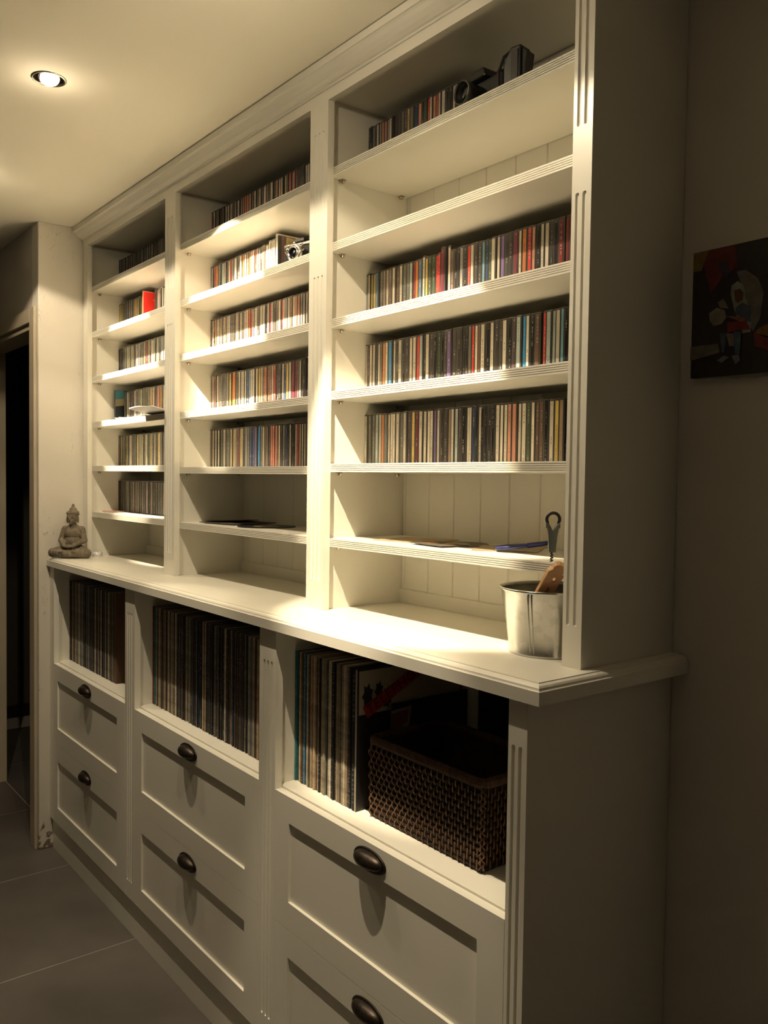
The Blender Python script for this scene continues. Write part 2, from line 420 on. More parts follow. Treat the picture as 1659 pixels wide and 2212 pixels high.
# ------------------------------------------------------------------ worktop
PR = [(.20, ZW), (-.1318, ZW), (-.1322, ZW-.0016), (-.1350, ZW-.0018), (-.1392, ZW-.0036), (-.1418, ZW-.0066), (-.1425, ZW-.0092), (-.1436, ZW-.0108), (-.1456, ZW-.0118), (-.1456, 1.1398), (.20, 1.1398)]
bm = bmesh.new()
cols = []
for (y, z) in PR:
    if y > 0: pts = [(.0012, y, z), (2.2, y, z), (2.2, y, z)]
    else:
        xr = 2.5619+(-y-.1318)
        pts = [(.0012, y, z), (xr, y, z), (xr, YB-.0015, z)]
    cols.append(pts)
cols[0] = [(.0012, YB-.0015, ZW)]; cols[-1] = [(.0012, YB-.0015, 1.1398)]
V_ = [[bm.verts.new(p) for p in c] for c in cols]
for i in range(1, len(PR)-2):
    for k in range(2): bm.faces.new((V_[i][k], V_[i+1][k], V_[i+1][k+1], V_[i][k+1]))
bm.faces.new((V_[0][0], V_[1][0], V_[1][1], V_[1][2])); n_ = len(PR)-2
bm.faces.new((V_[-1][0], V_[n_][2], V_[n_][1], V_[n_][0]))
bm.faces.new([V_[0][0]]+[V_[-1][0]]+[V_[i][0] for i in range(n_, 0, -1)])
bm.faces.new([V_[0][0]]+[V_[i][2] for i in range(1, n_+1)]+[V_[-1][0]])
fixn(bm); wt = new_obj('worktop', bm, PAINT)
tag(wt, 'long white worktop with moulded edge between bookcase and drawer cabinets', 'worktop')

# ------------------------------------------------------------------ base cabinet
YL = -.1321; YM = -.1124; ZU = 1.1396; ZPT = .1265
base = tag(empty('base_cabinet', (0, 0, 0)), 'white base cabinet with six drawers and three open record bays', 'cabinet')
def fl3b(xc): return [(xc+d, .182, 1.060) for d in (-.0170, 0, .0170)]
stile('stile', .0015, .0507, ZPT, ZU, YL, YM-YL, [], base)
stile('stile', *SX[1], ZPT, ZU, YL, YM-YL, fl3b(.8335), base)
stile('stile', *SX[2], ZPT, ZU, YL, YM-YL, fl3b(1.7055), base)
stile('stile', *SX[3], ZPT, ZU, YL, YM-YL, [(x, .182, 1.060) for x in (2.5098, 2.5252)], base)
boxo('side_panel', 2.5139, 2.54, YM, YB-.002, 0.0, ZU, PAINT, base)
boxo('side_panel', .012, .0507-REC, YM, PB, 0, ZU, PAINT, base)
for i in (1, 2): boxo('divider', SX[i][0]+REC, SX[i][1]-REC, YM, PB, 0, ZU, PAINT, base)
boxo('back_panel', .012, 2.5139, PB, PB+.010, 0, ZU, PAINT, base)
bm = bmesh.new(); box(bm, .002, 2.5385, -.1215, YM-.0004, 0.0006, ZPT-.0006); box(bm, .002, 2.5139, YM+.02, PB, ZPT-.016, ZPT-.001)
new_obj('plinth', bm, PAINT, base)
ZS = .7612
for (xa, xb) in BAYS:
    boxo('shelf', xa+.0005, xb-.0005, YM+.0012, PB-.0005, ZS-.018, ZS, PAINT, base, bev=.0008)
PANX = [(.0938, .7212), (.931, 1.597), (1.806, 2.4318)]
def drawer(x0, x1, z0, z1, px0, px1, pz0, pz1, xc, zc):
    bm = bmesh.new(); yd = YL+.0064; c = .0012
    O = [(x0, z0), (x1, z0), (x1, z1), (x0, z1)]; I = [(px0, pz0), (px1, pz0), (px1, pz1), (px0, pz1)]
    J = [(px0+c, pz0+c), (px1-c, pz0+c), (px1-c, pz1-c), (px0+c, pz1-c)]
    o = [bm.verts.new((x, YL, z)) for x, z in O]; i_ = [bm.verts.new((x, YL, z)) for x, z in I]
    j = [bm.verts.new((x, yd, z)) for x, z in J]; b = [bm.verts.new((x, YM, z)) for x, z in O]
    for k in range(4):
        l = (k+1) % 4
        bm.faces.new((o[k], o[l], i_[l], i_[k])); bm.faces.new((i_[k], i_[l], j[l], j[k])); bm.faces.new((o[l], o[k], b[k], b[l]))
    bm.faces.new(j); bm.faces.new(b[::-1]); fixn(bm)
    d = new_obj('drawer', bm, PAINT, base)
    # cup pull: oval flange and hooded shell open underneath
    bm = bmesh.new(); A, B = .0535, .0240
    n = 40; r1 = [bm.verts.new((A*math.cos(2*PI*k/n), 0, B*math.sin(2*PI*k/n))) for k in range(n)]
    r2_ = [bm.verts.new((.97*A*math.cos(2*PI*k/n), -.0032, .95*B*math.sin(2*PI*k/n))) for k in range(n)]
    r3 = [bm.verts.new((.86*A*math.cos(2*PI*k/n), -.0024, .80*B*math.sin(2*PI*k/n))) for k in range(n)]
    for k in range(n):
        l = (k+1) % n
        bm.faces.new((r1[k], r1[l], r2_[l], r2_[k])); bm.faces.new((r2_[k], r2_[l], r3[l], r3[k]))
    bm.faces.new(r3)
    bm.faces.new(r1[::-1])
    fixn(bm)
    pf = new_obj('cup_pull', bm, BRONZE, d, smooth=True); pf.location = (xc, YL, zc)
    bm = bmesh.new(); a2, b2, dp = .0455, .0190, .0235
    NU, NV = 28, 12; G = []
    for v in range(NV+1):
        t = v/NV*PI/2; row = []
        for u in range(NU):
            a = 2*PI*u/NU
            row.append(bm.verts.new((a2*math.sin(t)*math.cos(a), -.0020-dp*math.cos(t), b2*math.sin(t)*math.sin(a)+.001)))
        G.append(row)
    for v in range(NV):
        for u in range(NU):
            q = (G[v][u], G[v][(u+1) % NU], G[v+1][(u+1) % NU], G[v+1][u])
            if sum(p.co.z for p in q)/4 > -.0085: bm.faces.new(q)
    bmesh.ops.remove_doubles(bm, verts=bm.verts[:], dist=1e-5)
    fixn(bm)
    hd = new_obj('pull_hood', bm, BRONZE, d, smooth=True); hd.location = (xc, YL, zc)
    so = hd.modifiers.new('thick', 'SOLIDIFY'); so.thickness = .0016; so.offset = -1
    return d
for bi in range(3):
    xa, xb = SX[bi][1]+.0010, SX[bi+1][0]-.0012; xc = (xa+xb)/2
    drawer(xa, xb, .4412, .7565, *PANX[bi], .5060, .6940, xc, .7215)
    drawer(xa, xb, ZPT+.0005, .4396, *PANX[bi], .1895, .3745, xc, .4045)

# ------------------------------------------------------------------ eyeball ceiling spots
def spotlamp(i, lx, aim, label):
    t = tag(empty('ceiling_spotlight', (lx, LAMPY, ZC)), label, 'spotlight', None)
    bm = bmesh.new()
    lathe(bm, [(.0358, .001), (.0362, -.0018), (.0385, -.0034), (.0415, -.0026), (.0428, -.0003), (.0428, .0004)], seg=40); fixn(bm)
    new_obj('ring', bm, CHROME, t, smooth=True)
    bm = bmesh.new()
    lathe(bm, [(.0360, .0008), (.0350, .020), (.030, .040), (.0, .041)], seg=32)
    new_obj('housing', bm, BRONZE, t, smooth=True)
    d = (Vector(aim)-Vector((lx, LAMPY, ZC))).normalized()
    # visible tilt of the eye
    q = Vector((.52, -.02, -.85)).normalized().to_track_quat('-Z', 'Y')
    bm = bmesh.new()
    lathe(bm, [(.0235, -.008), (.0255, -.006), (.0270, .002), (.026, .012), (.018, .022), (.0, .024)], seg=28)
    eye = new_obj('eyeball', bm, CHROME, t, smooth=True); eye.location = (.004, 0, .004); eye.rotation_euler = q.to_euler()
    bm = bmesh.new(); lathe(bm, [(.0, -.0098), (.012, -.0094), (.018, -.0082), (.0205, -.0065)], seg=28)
    bl = new_obj('bulb', bm, emis('halogen_glow_%d' % i, (1, .90, .70), 60), eye, smooth=True)
LL = ['leftmost ceiling spotlight of the row, above the left bay', 'chrome eyeball spotlight glowing in the ceiling, above the middle bay', 'rightmost ceiling spotlight of the row, above the right bay']
for i, (lx, aim) in enumerate(LAMPS): spotlamp(i, lx, aim, LL[i])

# ------------------------------------------------------------------ compact discs
PAL = {'w': (.62, .56, .44), 'W': (.78, .72, .60), 'k': (.010, .009, .009), 'd': (.045, .040, .036), 'g': (.13, .125, .10), 's': (.26, .25, .23), 'l': (.38, .45, .42), 'L': (.16, .40, .50),
       'b': (.10, .19, .28), 'B': (.03, .24, .52), 'N': (.025, .050, .13), 'r': (.55, .045, .030), 'R': (.22, .022, .018), 'm': (.16, .02, .04), 'o': (.62, .20, .05), 'O': (.42, .09, .035),
       'y': (.55, .40, .10), 'G': (.05, .085, .04), 'n': (.13, .075, .05), 't': (.36, .26, .18), 'u': (.07, .045, .055), 'p': (.17, .11, .27), 'v': (.58, .26, .17), 'S': (.60, .22, .16)}
CN = {'w': 'cream', 'W': 'white', 'k': 'black', 'd': 'dark grey', 'g': 'olive grey', 's': 'silver grey', 'l': 'pale green', 'L': 'light blue', 'b': 'grey blue', 'B': 'bright blue', 'N': 'navy', 'r': 'red', 'R': 'dark red', 'm': 'maroon',
      'o': 'orange', 'O': 'rust', 'y': 'ochre', 'G': 'dark green', 'n': 'brown', 't': 'tan', 'u': 'plum', 'p': 'purple', 'v': 'salmon', 'S': 'salmon pink'}
ROWS = {
    'c0': (2.2568, ['d', 'k', 's', 'd', 'w', 's', 'v', 'v', 's', 'w', 'k', 'd', 'u', 'g', 'u', 'y', 'g', 'N', 'v', 'k', 'G', 'r', 'w', 'v', 'O', 'w', 'w', 'k', 'k', 'w', 's'], [17274, 17297, 17366, 17474, 17574, 17697, 17789, 17936, 18044, 18144, 18267, 18380, 18491, 18597, 18721, 18834, 18937, 19083, 19212, 19352, 19452, 19510, 19622, 19714, 19844, 19940, 20037, 20189, 20305, 20382, 20480, 20605]),
    'c2': (1.8908, ['s', 'w', 'y', 'y', 'b', 'g', 't', 'w', 'n', 'w', 'n', 'w', 'g', 'g', 'l', 'R', 'o', 'b', 'w', 'y', 'G', 'G', 'r', 'r', 'm', 'w', 'n', 'k', 'k', 's', 'k', 'r', 'w', 'd', 'd', 'L', 'N', 'G', 'w', 'w', 'p', 'd', 'd', 'm', 'w', 'o', 'r', 'v', 'k', 'w', 'w', 'd', 'k', 'R', 'R', 'm'], [17274, 17334, 17457, 17541, 17661, 17829, 17991, 18097, 18215, 18347, 18474, 18621, 18745, 18894, 19007, 19126, 19225, 19340, 19474, 19578, 19682, 19804, 19924, 19970, 20112, 20329, 20430, 20557, 20622, 20722, 20860, 20977, 21093, 21213, 21312, 21433, 21518, 21628, 21724, 21887, 21988, 22114, 22234, 22366, 22514, 22607, 22748, 22882, 22983, 23114, 23212, 23344, 23419, 23561, 23743, 23786, 23912]),
    'c3': (1.7141, ['w', 'u', 'w', 'w', 'd', 'w', 'g', 'o', 'w', 'B', 'w', 'd', 'w', 'k', 'd', 'w', 'w', 'r', 'l', 'd', 'w', 'd', 'k', 'G', 'k', 'd', 'p', 'd', 'd', 'k', 'k', 'g', 'r', 'w', 'n', 'w', 'k', 'w', 'd', 'd', 'w', 'k', 'u', 'l', 'B', 'w', 'k', 'n', 'r', 'l', 'l', 'w', 'L', 'k'], [17274, 17344, 17468, 17585, 17706, 17786, 17875, 17976, 18106, 18221, 18397, 18495, 18623, 18770, 18889, 19015, 19141, 19285, 19398, 19530, 19631, 19787, 19906, 20052, 20148, 20255, 20349, 20541, 20690, 20877, 20890, 20968, 21098, 21225, 21348, 21438, 21602, 21741, 21862, 22005, 22090, 22244, 22375, 22486, 22649, 22751, 22857, 22993, 23198, 23281, 23442, 23542, 23675, 23750, 23876]),
    'c4': (1.5367, ['w', 'g', 'g', 'l', 'w', 'o', 'g', 'w', 'w', 'w', 'w', 'g', 'w', 'u', 'y', 'm', 'w', 'w', 'w', 'w', 'p', 'w', 'd', 'd', 't', 'w', 'l', 'u', 'k', 'w', 'w', 'N', 'k', 'w', 'k', 'k', 'd', 'k', 'w', 'w', 'w', 'v', 'v', 'w', 'w', 'G', 'w', 'n', 'n', 'k', 'w', 'y', 't'], [17274, 17408, 17593, 17727, 17863, 17982, 18098, 18215, 18322, 18438, 18554, 18704, 18848, 18977, 19168, 19298, 19419, 19578, 19706, 19828, 19949, 20049, 20152, 20318, 20440, 20545, 20654, 20780, 20881, 21039, 21039, 21113, 21261, 21335, 21479, 21554, 21677, 21820, 21927, 22065, 22174, 22291, 22413, 22568, 22675, 22825, 22939, 23052, 23156, 23280, 23411, 23555, 23686, 23812]),
    'b0': (2.2501, ['O', 'd', 'w', 'g', 'g', 'n', 'g', 'w', 'w', 'w', 'n', 's', 'w', 's', 'o', 'o', 'v', 'v', 'g', 'w', 'g', 'y', 'w', 'g', 'w', 'w', 'n', 'g', 'w', 'g', 'v', 'w', 'w', 'y', 'g', 'r', 'w', 'r', 'n', 'd', 'd', 'd', 'w', 'w'], [8588, 8588, 8676, 8899, 9035, 9200, 9387, 9604, 9733, 9892, 10050, 10204, 10380, 10598, 10787, 10899, 11031, 11173, 11354, 11471, 11634, 11723, 11813, 11905, 12029, 12142, 12236, 12388, 12463, 12632, 12733, 12897, 13002, 13236, 13328, 13505, 13642, 13735, 13832, 13970, 14094, 14215, 14330, 14472, 14596]),
    'b1': (2.0709, ['d', 'w', 'g', 'r', 'o', 'g', 'l', 'l', 'w', 'd', 'w', 'R', 'g', 'g', 'w', 'd', 'w', 'o', 'w', 'n', 'o', 'w', 'w', 'r', 's', 'l', 'k', 'g', 'n', 'w', 'w', 'W', 'W', 'w', 'W'], [8588, 8588, 8724, 8913, 8998, 9164, 9359, 9480, 9581, 9675, 9817, 9939, 10071, 10185, 10266, 10454, 10608, 10767, 10888, 11033, 11222, 11327, 11429, 11538, 11654, 11777, 11870, 11945, 12016, 12183, 12266, 12411, 12525, 12647, 12774, 12900]),
    'b2': (1.8954, ['n', 'w', 'w', 'k', 'o', 'w', 'w', 'w', 'n', 'w', 'n', 'w', 'w', 'd', 'd', 'd', 'w', 'n', 'w', 'd', 'w', 'w', 'O', 'R', 'w', 'w', 'w', 'd', 'w', 'w', 'w', 'k', 'w', 'R', 'w', 'd', 'g', 'w', 'r', 'w', 's', 'w', 'n', 'w', 'v', 'v', 's', 's', 'w', 'k'], [8588, 8588, 8698, 8781, 8927, 9033, 9132, 9252, 9369, 9472, 9631, 9778, 9889, 10009, 10139, 10255, 10367, 10488, 10608, 10794, 10922, 11047, 11191, 11312, 11418, 11517, 11629, 11740, 11870, 11963, 12069, 12250, 12347, 12452, 12551, 12676, 12866, 12969, 13135, 13192, 13343, 13485, 13623, 13745, 13879, 14019, 14181, 14274, 14458, 14538, 14663]),
    'b3': (1.7096, ['w', 'd', 'w', 'R', 'd', 'w', 'n', 'g', 'k', 'd', 'g', 'y', 'o', 'o', 'g', 'k', 'w', 'w', 'w', 'w', 'N', 'b', 'w', 'w', 'w', 'y', 'w', 'd', 'O', 'n', 'n', 'w', 'R', 'd', 'k', 'w', 'N', 'y', 'w', 'm', 'm', 'g', 'w', 'd', 'k', 'd'], [8588, 8588, 8656, 8806, 8948, 9047, 9215, 9348, 9450, 9607, 9749, 9932, 10141, 10264, 10384, 10488, 10594, 10718, 10836, 10944, 11062, 11204, 11333, 11479, 11684, 11811, 11961, 12074, 12215, 12374, 12483, 12628, 12730, 12890, 13013, 13198, 13313, 13432, 13594, 13733, 13933, 14041, 14147, 14250, 14342, 14522, 14646]),
    'b4': (1.5309, ['w', 'n', 'w', 'w', 'w', 'g', 'g', 'w', 'g', 'g', 'g', 'w', 'y', 'w', 'g', 'm', 'y', 'w', 'd', 's', 'g', 'N', 'N', 'p', 'B', 'g', 'w', 'n', 'g', 'd', 'S', 'S', 'S', 'n', 'w', 'd', 'g', 'N', 'k', 'w', 'd', 'k', 'w', 'r', 'w', 'w', 'w', 'p'], [8588, 8664, 8771, 8940, 9156, 9375, 9483, 9576, 9731, 9866, 9985, 10080, 10193, 10306, 10408, 10550, 10664, 10749, 10895, 11001, 11163, 11306, 11466, 11640, 11840, 11962, 12083, 12201, 12326, 12463, 12575, 12705, 12832, 12955, 13043, 13156, 13256, 13418, 13529, 13640, 13749, 13858, 13965, 14072, 14180, 14282, 14387, 14520, 14646]),
}
CDH = .1255; CDD = .126; CDY = .1335; BM = .0104
bm = bmesh.new(); box(bm, -BM/2, BM/2, 0, CDD, 0, CDH)
case_me = D.meshes.new('compact_disc'); bm.to_mesh(case_me); bm.free(); case_me.materials.append(CASE)
bm = bmesh.new(); box(bm, -BM/2+.0006, BM/2-.0034, -.0003, .002, .003, CDH-.0028)
spine_me = D.meshes.new('spine'); bm.to_mesh(spine_me); bm.free(); spine_me.materials.append(SPINE)
bm = bmesh.new(); box(bm, -BM/2+.0002, BM/2-.0004, -.0002, CDD-.001, CDH, CDH+.0009); box(bm, -BM/2, -BM/2+.0005, -.0004, .003, .001, CDH-.001)
lid_me = D.meshes.new('lid'); bm.to_mesh(lid_me); bm.free(); lid_me.materials.append(CASEC)
# centre the spine mesh on its own origin so that the lettering runs along its middle
sxo = -.0014
for v in spine_me.vertices: v.co.x -= sxo
def orderal(n):
    return str(n)+('th' if 10 <= n % 100 <= 20 else {1: 'st', 2: 'nd', 3: 'rd'}.get(n % 10, 'th'))
RN = {'c0': 'top shelf, right bay', 'c2': 'third shelf, right bay', 'c3': 'fourth shelf, right bay', 'c4': 'fifth shelf, right bay',
      'b0': 'top shelf, middle bay', 'b1': 'second shelf, middle bay', 'b2': 'third shelf, middle bay', 'b3': 'fourth shelf, middle bay', 'b4': 'fifth shelf, middle bay'}
first = []
def compact_disc(x, y, z, wd, h, key, label, group, rz=0, ry=0):
    col = PAL[key]; f_ = random.uniform(.85, 1.12); col = tuple(min(1, c*f_) for c in col)
    if not first:
        o = D.objects.new('compact_disc', case_me); s = D.objects.new('spine', spine_me); l = D.objects.new('lid', lid_me)
        first.extend([o, s, l])
    else:
        o, s, l = [q.copy() for q in first]
    for q in (o, s, l): COL.objects.link(q)
    s.parent = o; l.parent = o; s.location = (sxo, 0, 0)
    o.location = (x, y, z+.0001); o.scale = (wd/BM, 1, h); o.rotation_euler = (0, ry, rz)
    s.color = (*col, 1)
    tag(o, label, 'disc case', group)
    return o
rest = []   # (x0, x1, y, z, h, colour) -> one joined object
cand = []
for r, (z, cs, le) in ROWS.items():
    le = [v/1e4 for v in le]
    for i in range(1, len(le)): le[i] = max(le[i], le[i-1]+.0092)
    for i, c in enumerate(cs):
        cand.append((r, i, le[i], min(le[i+1], le[i]+.0150), z, c))
def near(c): return (0 if c[0][0] == 'c' else 1, -c[2])
cand.sort(key=near)
CDOBJ = {}
for n, (r, i, xa, xb, z, c) in enumerate(cand):
    y = CDY+random.uniform(-.0015, .0018); h = 1+random.choice([0, 0, 0, .004, -.004, .008])
    wide = (r == 'c2' and c == 'r' and 22 < i < 26 and cs)
    if r == 'b1' and i >= 31: h = 1.06
    if r == 'c2' and 24 <= i <= 25: h = 1.09
    if r == 'c2' and i == 18: h = 1.035
    if n < 300:
        lab = 'CD case with %s spine, %s from left on the %s' % (CN[c], orderal(i+1), RN[r])
        compact_disc((xa+xb)/2, y, z, xb-xa-.0006, h, c, lab, 'CD cases on the '+RN[r])
    else:
        rest.append((xa, xb-.0006, y, z, h, PAL[c]))
# hidden right ends of the rows behind the pilasters, and the left bay
MUT = 'wwwgggsdddnnktgwtkdgnwuws'
def fillrow(xa, xb, z, pal=MUT, pit=(.0098, .0122), sp=None):
    x = xa
    while x < xb-.012:
        d = random.uniform(*pit); c = random.choice(pal)
        if sp and any(a <= x < b for a, b, _ in sp): c = [q for a, b, q in sp if a <= x < b][0]
        rest.append((x, x+d-.0006, CDY+random.uniform(-.0015, .0018), z, 1+random.choice([0, 0, .004, -.004, .006]), tuple(v*random.uniform(.8, 1.1) for v in PAL[c]))); x += d
ends = {r: max(x[3] for x in cand if x[0] == r) for r in ROWS}
for r in ('c2', 'c3', 'c4'): fillrow(ends[r]+.0005, 2.51, ROWS[r][0])
for r in ('b0', 'b2', 'b3', 'b4'): fillrow(ends[r]+.0005, 1.678, ROWS[r][0])
A0 = .0357; A1 = .806
DKM = 'dddgggkksdnggsd'
fillrow(A0, A1, 2.2510, DKM)
fillrow(A0, .305, 2.0713, 'yygddkgggdsd', sp=[(0, .055, 'y'), (.055, .075, 'y'), (.13, .19, 'g')])
fillrow(.400, A1, 2.0713, 'kRwdgswdsgwwtgsw')
fillrow(A0, A1, 1.8927, 'ddgwggwtwsww', sp=[(0, .09, 'd'), (.31, .325, 'R'), (.47, .485, 'b'), (.50, .52, 'r')])
fillrow(.095, A1, 1.7126, 'ggsggdywtgddw', sp=[(.42, .455, 'v')])
fillrow(A0, A1, 1.5376, 'ggsdgwgdywgdgs', sp=[(.43, .44, 'N'), (.445, .46, 's')])
fillrow(A0, A1, 1.3537, 'gndggtgnwggdsg')
V = []; F = []; Cc = []; MI = []
def addb(x0, x1, y0, y1, z0, z1, col, mi):
    b = len(V)
    V.extend([(x, y, z) for x in (x0, x1) for y in (y0, y1) for z in (z0, z1)])
    for f in ((0, 1, 3, 2), (4, 6, 7, 5), (0, 4, 5, 1), (2, 3, 7, 6), (0, 2, 6, 4), (1, 5, 7, 3)):
        F.append([b+i for i in f]); MI.append(mi)
    Cc.extend([(*col, random.random())]*8)
for (xa, xb, y, z, h, col) in rest:
    H = CDH*h; w_ = xb-xa
    addb(xa, xb, y, y+CDD, z+.0001, z+H, (.05, .045, .04), 0)
    addb(xa+.05*w_, xb-.32*w_, y-.0003, y+.002, z+.003, z+H-.003, col, 1)
    addb(xa, xb, y-.0002, y+CDD-.001, z+H, z+H+.0009, col, 2)
me = D.meshes.new('compact_disc_row'); me.from_pydata(V, [], F); me.update()
for q in (CASE, STUFFM, CASEC): me.materials.append(q)
me.polygons.foreach_set('material_index', MI)
at = me.attributes.new('col', 'FLOAT_COLOR', 'POINT'); at.data.foreach_set('color', [v for c in Cc for v in c])
ro = D.objects.new('compact_disc_row', me); COL.objects.link(ro)
tag(ro, 'tightly packed CD cases filling the left bay and left ends of the middle bay', 'disc cases', None, 'stuff')

def artslab(name, x, y, z, w_, dp, h, edgecol, patches, label, cat, rz=0, ry=0, group=None):
    """case standing upright, spine to the front (-y), its +x face showing a printed cover made of flat patches (y0,y1,z0,z1 fractions)"""
    t = empty(name, (x, y, z), rz); t.rotation_euler = (0, ry, rz)
    boxo('case', -w_/2, w_/2, 0, dp, 0, h, mat(name+'_edge', edgecol, .4), t)
    for k, (pts, col) in enumerate(patches):
        bm = bmesh.new(); o_ = .0002+.00012*k
        prism(bm, [(p[0]*dp, p[1]*h) for p in pts], w_/2+o_-.0001, w_/2+o_+.0002, 'x'); fixn(bm)
        new_obj('cover_print', bm, mat(name+'_print', col, .4), t)
    return tag(t, label, cat, group)
# red booklet case pulled forward in the left bay
artslab('compact_disc', .352, .106, 2.0713, .011, .125, .127, (.75, .30, .20),
        [([(0, .02), (1, .02), (1, .98), (0, .98)], (.62, .025, .018)),
         ([(.25, .35), (.45, .55), (.30, .78), (.62, .90), (.80, .62), (.95, .80), (.98, .1), (.6, .25)], (.62, .28, .02)),
         ([(.42, .50), (.60, .70), (.72, .45), (.55, .30)], (.10, .03, .02)),
         ([(.0, .0), (1, .0), (1, .16), (0, .20)], (.70, .22, .04))],
        'CD case with red and orange cover pulled forward on second shelf of left bay', 'disc case')
fillrow(.306, .345, 2.0713, 'gd')
artslab('compact_disc', .068, .104, 1.7126, .0125, .150, .134, (.02, .025, .028),
        [([(0, 0), (1, 0), (1, 1), (0, 1)], (.20, .17, .10)),
         ([(0, .72), (.55, .80), (.6, 1), (0, 1)], (.03, .12, .14)),
         ([(0, 0), (1, 0), (1, .90), (.8, .62), (.4, .58), (0, .50)], (.008, .014, .018))],
        'tall case with teal and black landscape cover at left end of fourth shelf, left bay', 'disc case')
fillrow(.079, .094, 1.7126, 'kd')
# clear-sided case ending the row beside the old camera
artslab('compact_disc', 1.3085, .118, 2.0713, .012, .141, .137, (.45, .40, .33),
        [([(.02, .02), (.98, .02), (.98, .97), (.02, .97)], (.075, .035, .025)),
         ([(.0, .0), (.09, .0), (.09, .95), (.0, .95)], (.012, .012, .012)),
         ([(.20, .60), (.62, .55), (.62, .93), (.20, .96)], (.30, .23, .11)),
         ([(.25, .65), (.57, .61), (.57, .87), (.25, .90)], (.24, .18, .075))],
        'CD case with brown cover and yellowish label beside the old silver camera', 'disc case')

# ------------------------------------------------------------------ records
SP = {'k': (.012, .011, .011), 'd': (.045, .04, .036), 'n': (.10, .065, .045), 't': (.48, .37, .24), 'w': (.66, .59, .45), 'g': (.27, .26, .20), 'N': (.03, .045, .075), 'T': (.03, .17, .18), 'u': (.09, .05, .08), 'o': (.40, .22, .05),
      'b': (.06, .20, .32), 'r': (.24, .04, .03), 's': (.25, .27, .27)}
SN = {'k': 'black', 'd': 'charcoal', 'n': 'brown', 't': 'tan', 'w': 'cream', 'g': 'grey', 'N': 'navy', 'T': 'teal', 'u': 'plum', 'o': 'ochre', 'b': 'blue', 'r': 'dark red', 's': 'pale grey'}
LT = .0058
bm = bmesh.new(); vs = box(bm, -LT/2, LT/2, 0, .318, 0, .318); bmesh.ops.bevel(bm, geom=bm.edges[:], offset=.0007, segments=1, affect='EDGES')
lp_me = D.meshes.new('record_sleeve'); bm.to_mesh(lp_me); bm.free(); lp_me.materials.append(SLEEVE)
LP0 = []
def lp(x, wd, y, c, label, group, ry=0):
    if not LP0: o = D.objects.new('record_sleeve', lp_me); LP0.append(o)
    else: o = LP0[0].copy()
    COL.objects.link(o); o.location = (x, y, ZS+.0003); o.scale = (wd/LT, 1, 1); o.rotation_euler = (0, ry, 0)
    f_ = random.uniform(.75, 1.15); o.color = (*[min(1, v*f_) for v in SP[c]], 1)
    tag(o, label, 'record', group); return o
def lprow(xa, xb, cols, bay, pool, pit):
    x = xa; i = 0
    while x < xb-.003:
        wd = pit*random.uniform(.7, 1.3) if i >= len(cols) else pit*random.uniform(.85, 1.1)
        if x+wd > xb: wd = xb-x
        c = cols[i] if i < len(cols) else random.choice(pool)
        lp(x+wd/2, wd-.0008, -.066+random.uniform(-.003, .003), c, 'record sleeve with %s spine, %s from the left in the %s' % (SN[c], orderal(i+1), bay), 'records in the '+bay)
        x += wd; i += 1
    return x
lprow(BAYS[2][0]+.001, 1.9735, 'TuwonbkwntttntkttgkwwkkntgntwtnkN', 'lower right bay', 'tnkwgd', .0074)
lprow(BAYS[1][0]+.001, 1.675, 'rnTwdgdtgtkdngkntnkwt', 'lower middle bay', 'kkkdddnnttgNgwskd', .0062)
xe = lprow(BAYS[0][0]+.001, .515, 'ndddgdgnt', 'lower left bay', 'kdddnngtgNwks', .0050)
# brown box closing the left record row
bo = boxo('record_box', 0, .022, 0, .318, 0, .318, mat('brown_board', (.13, .07, .04), .6, noise=.2, nscale=12), None, bev=.0012)
bo.location = (xe+.0016, -.066, ZS+.0003)
tag(bo, 'brown cardboard record box at right end of the lower left record row', 'box')
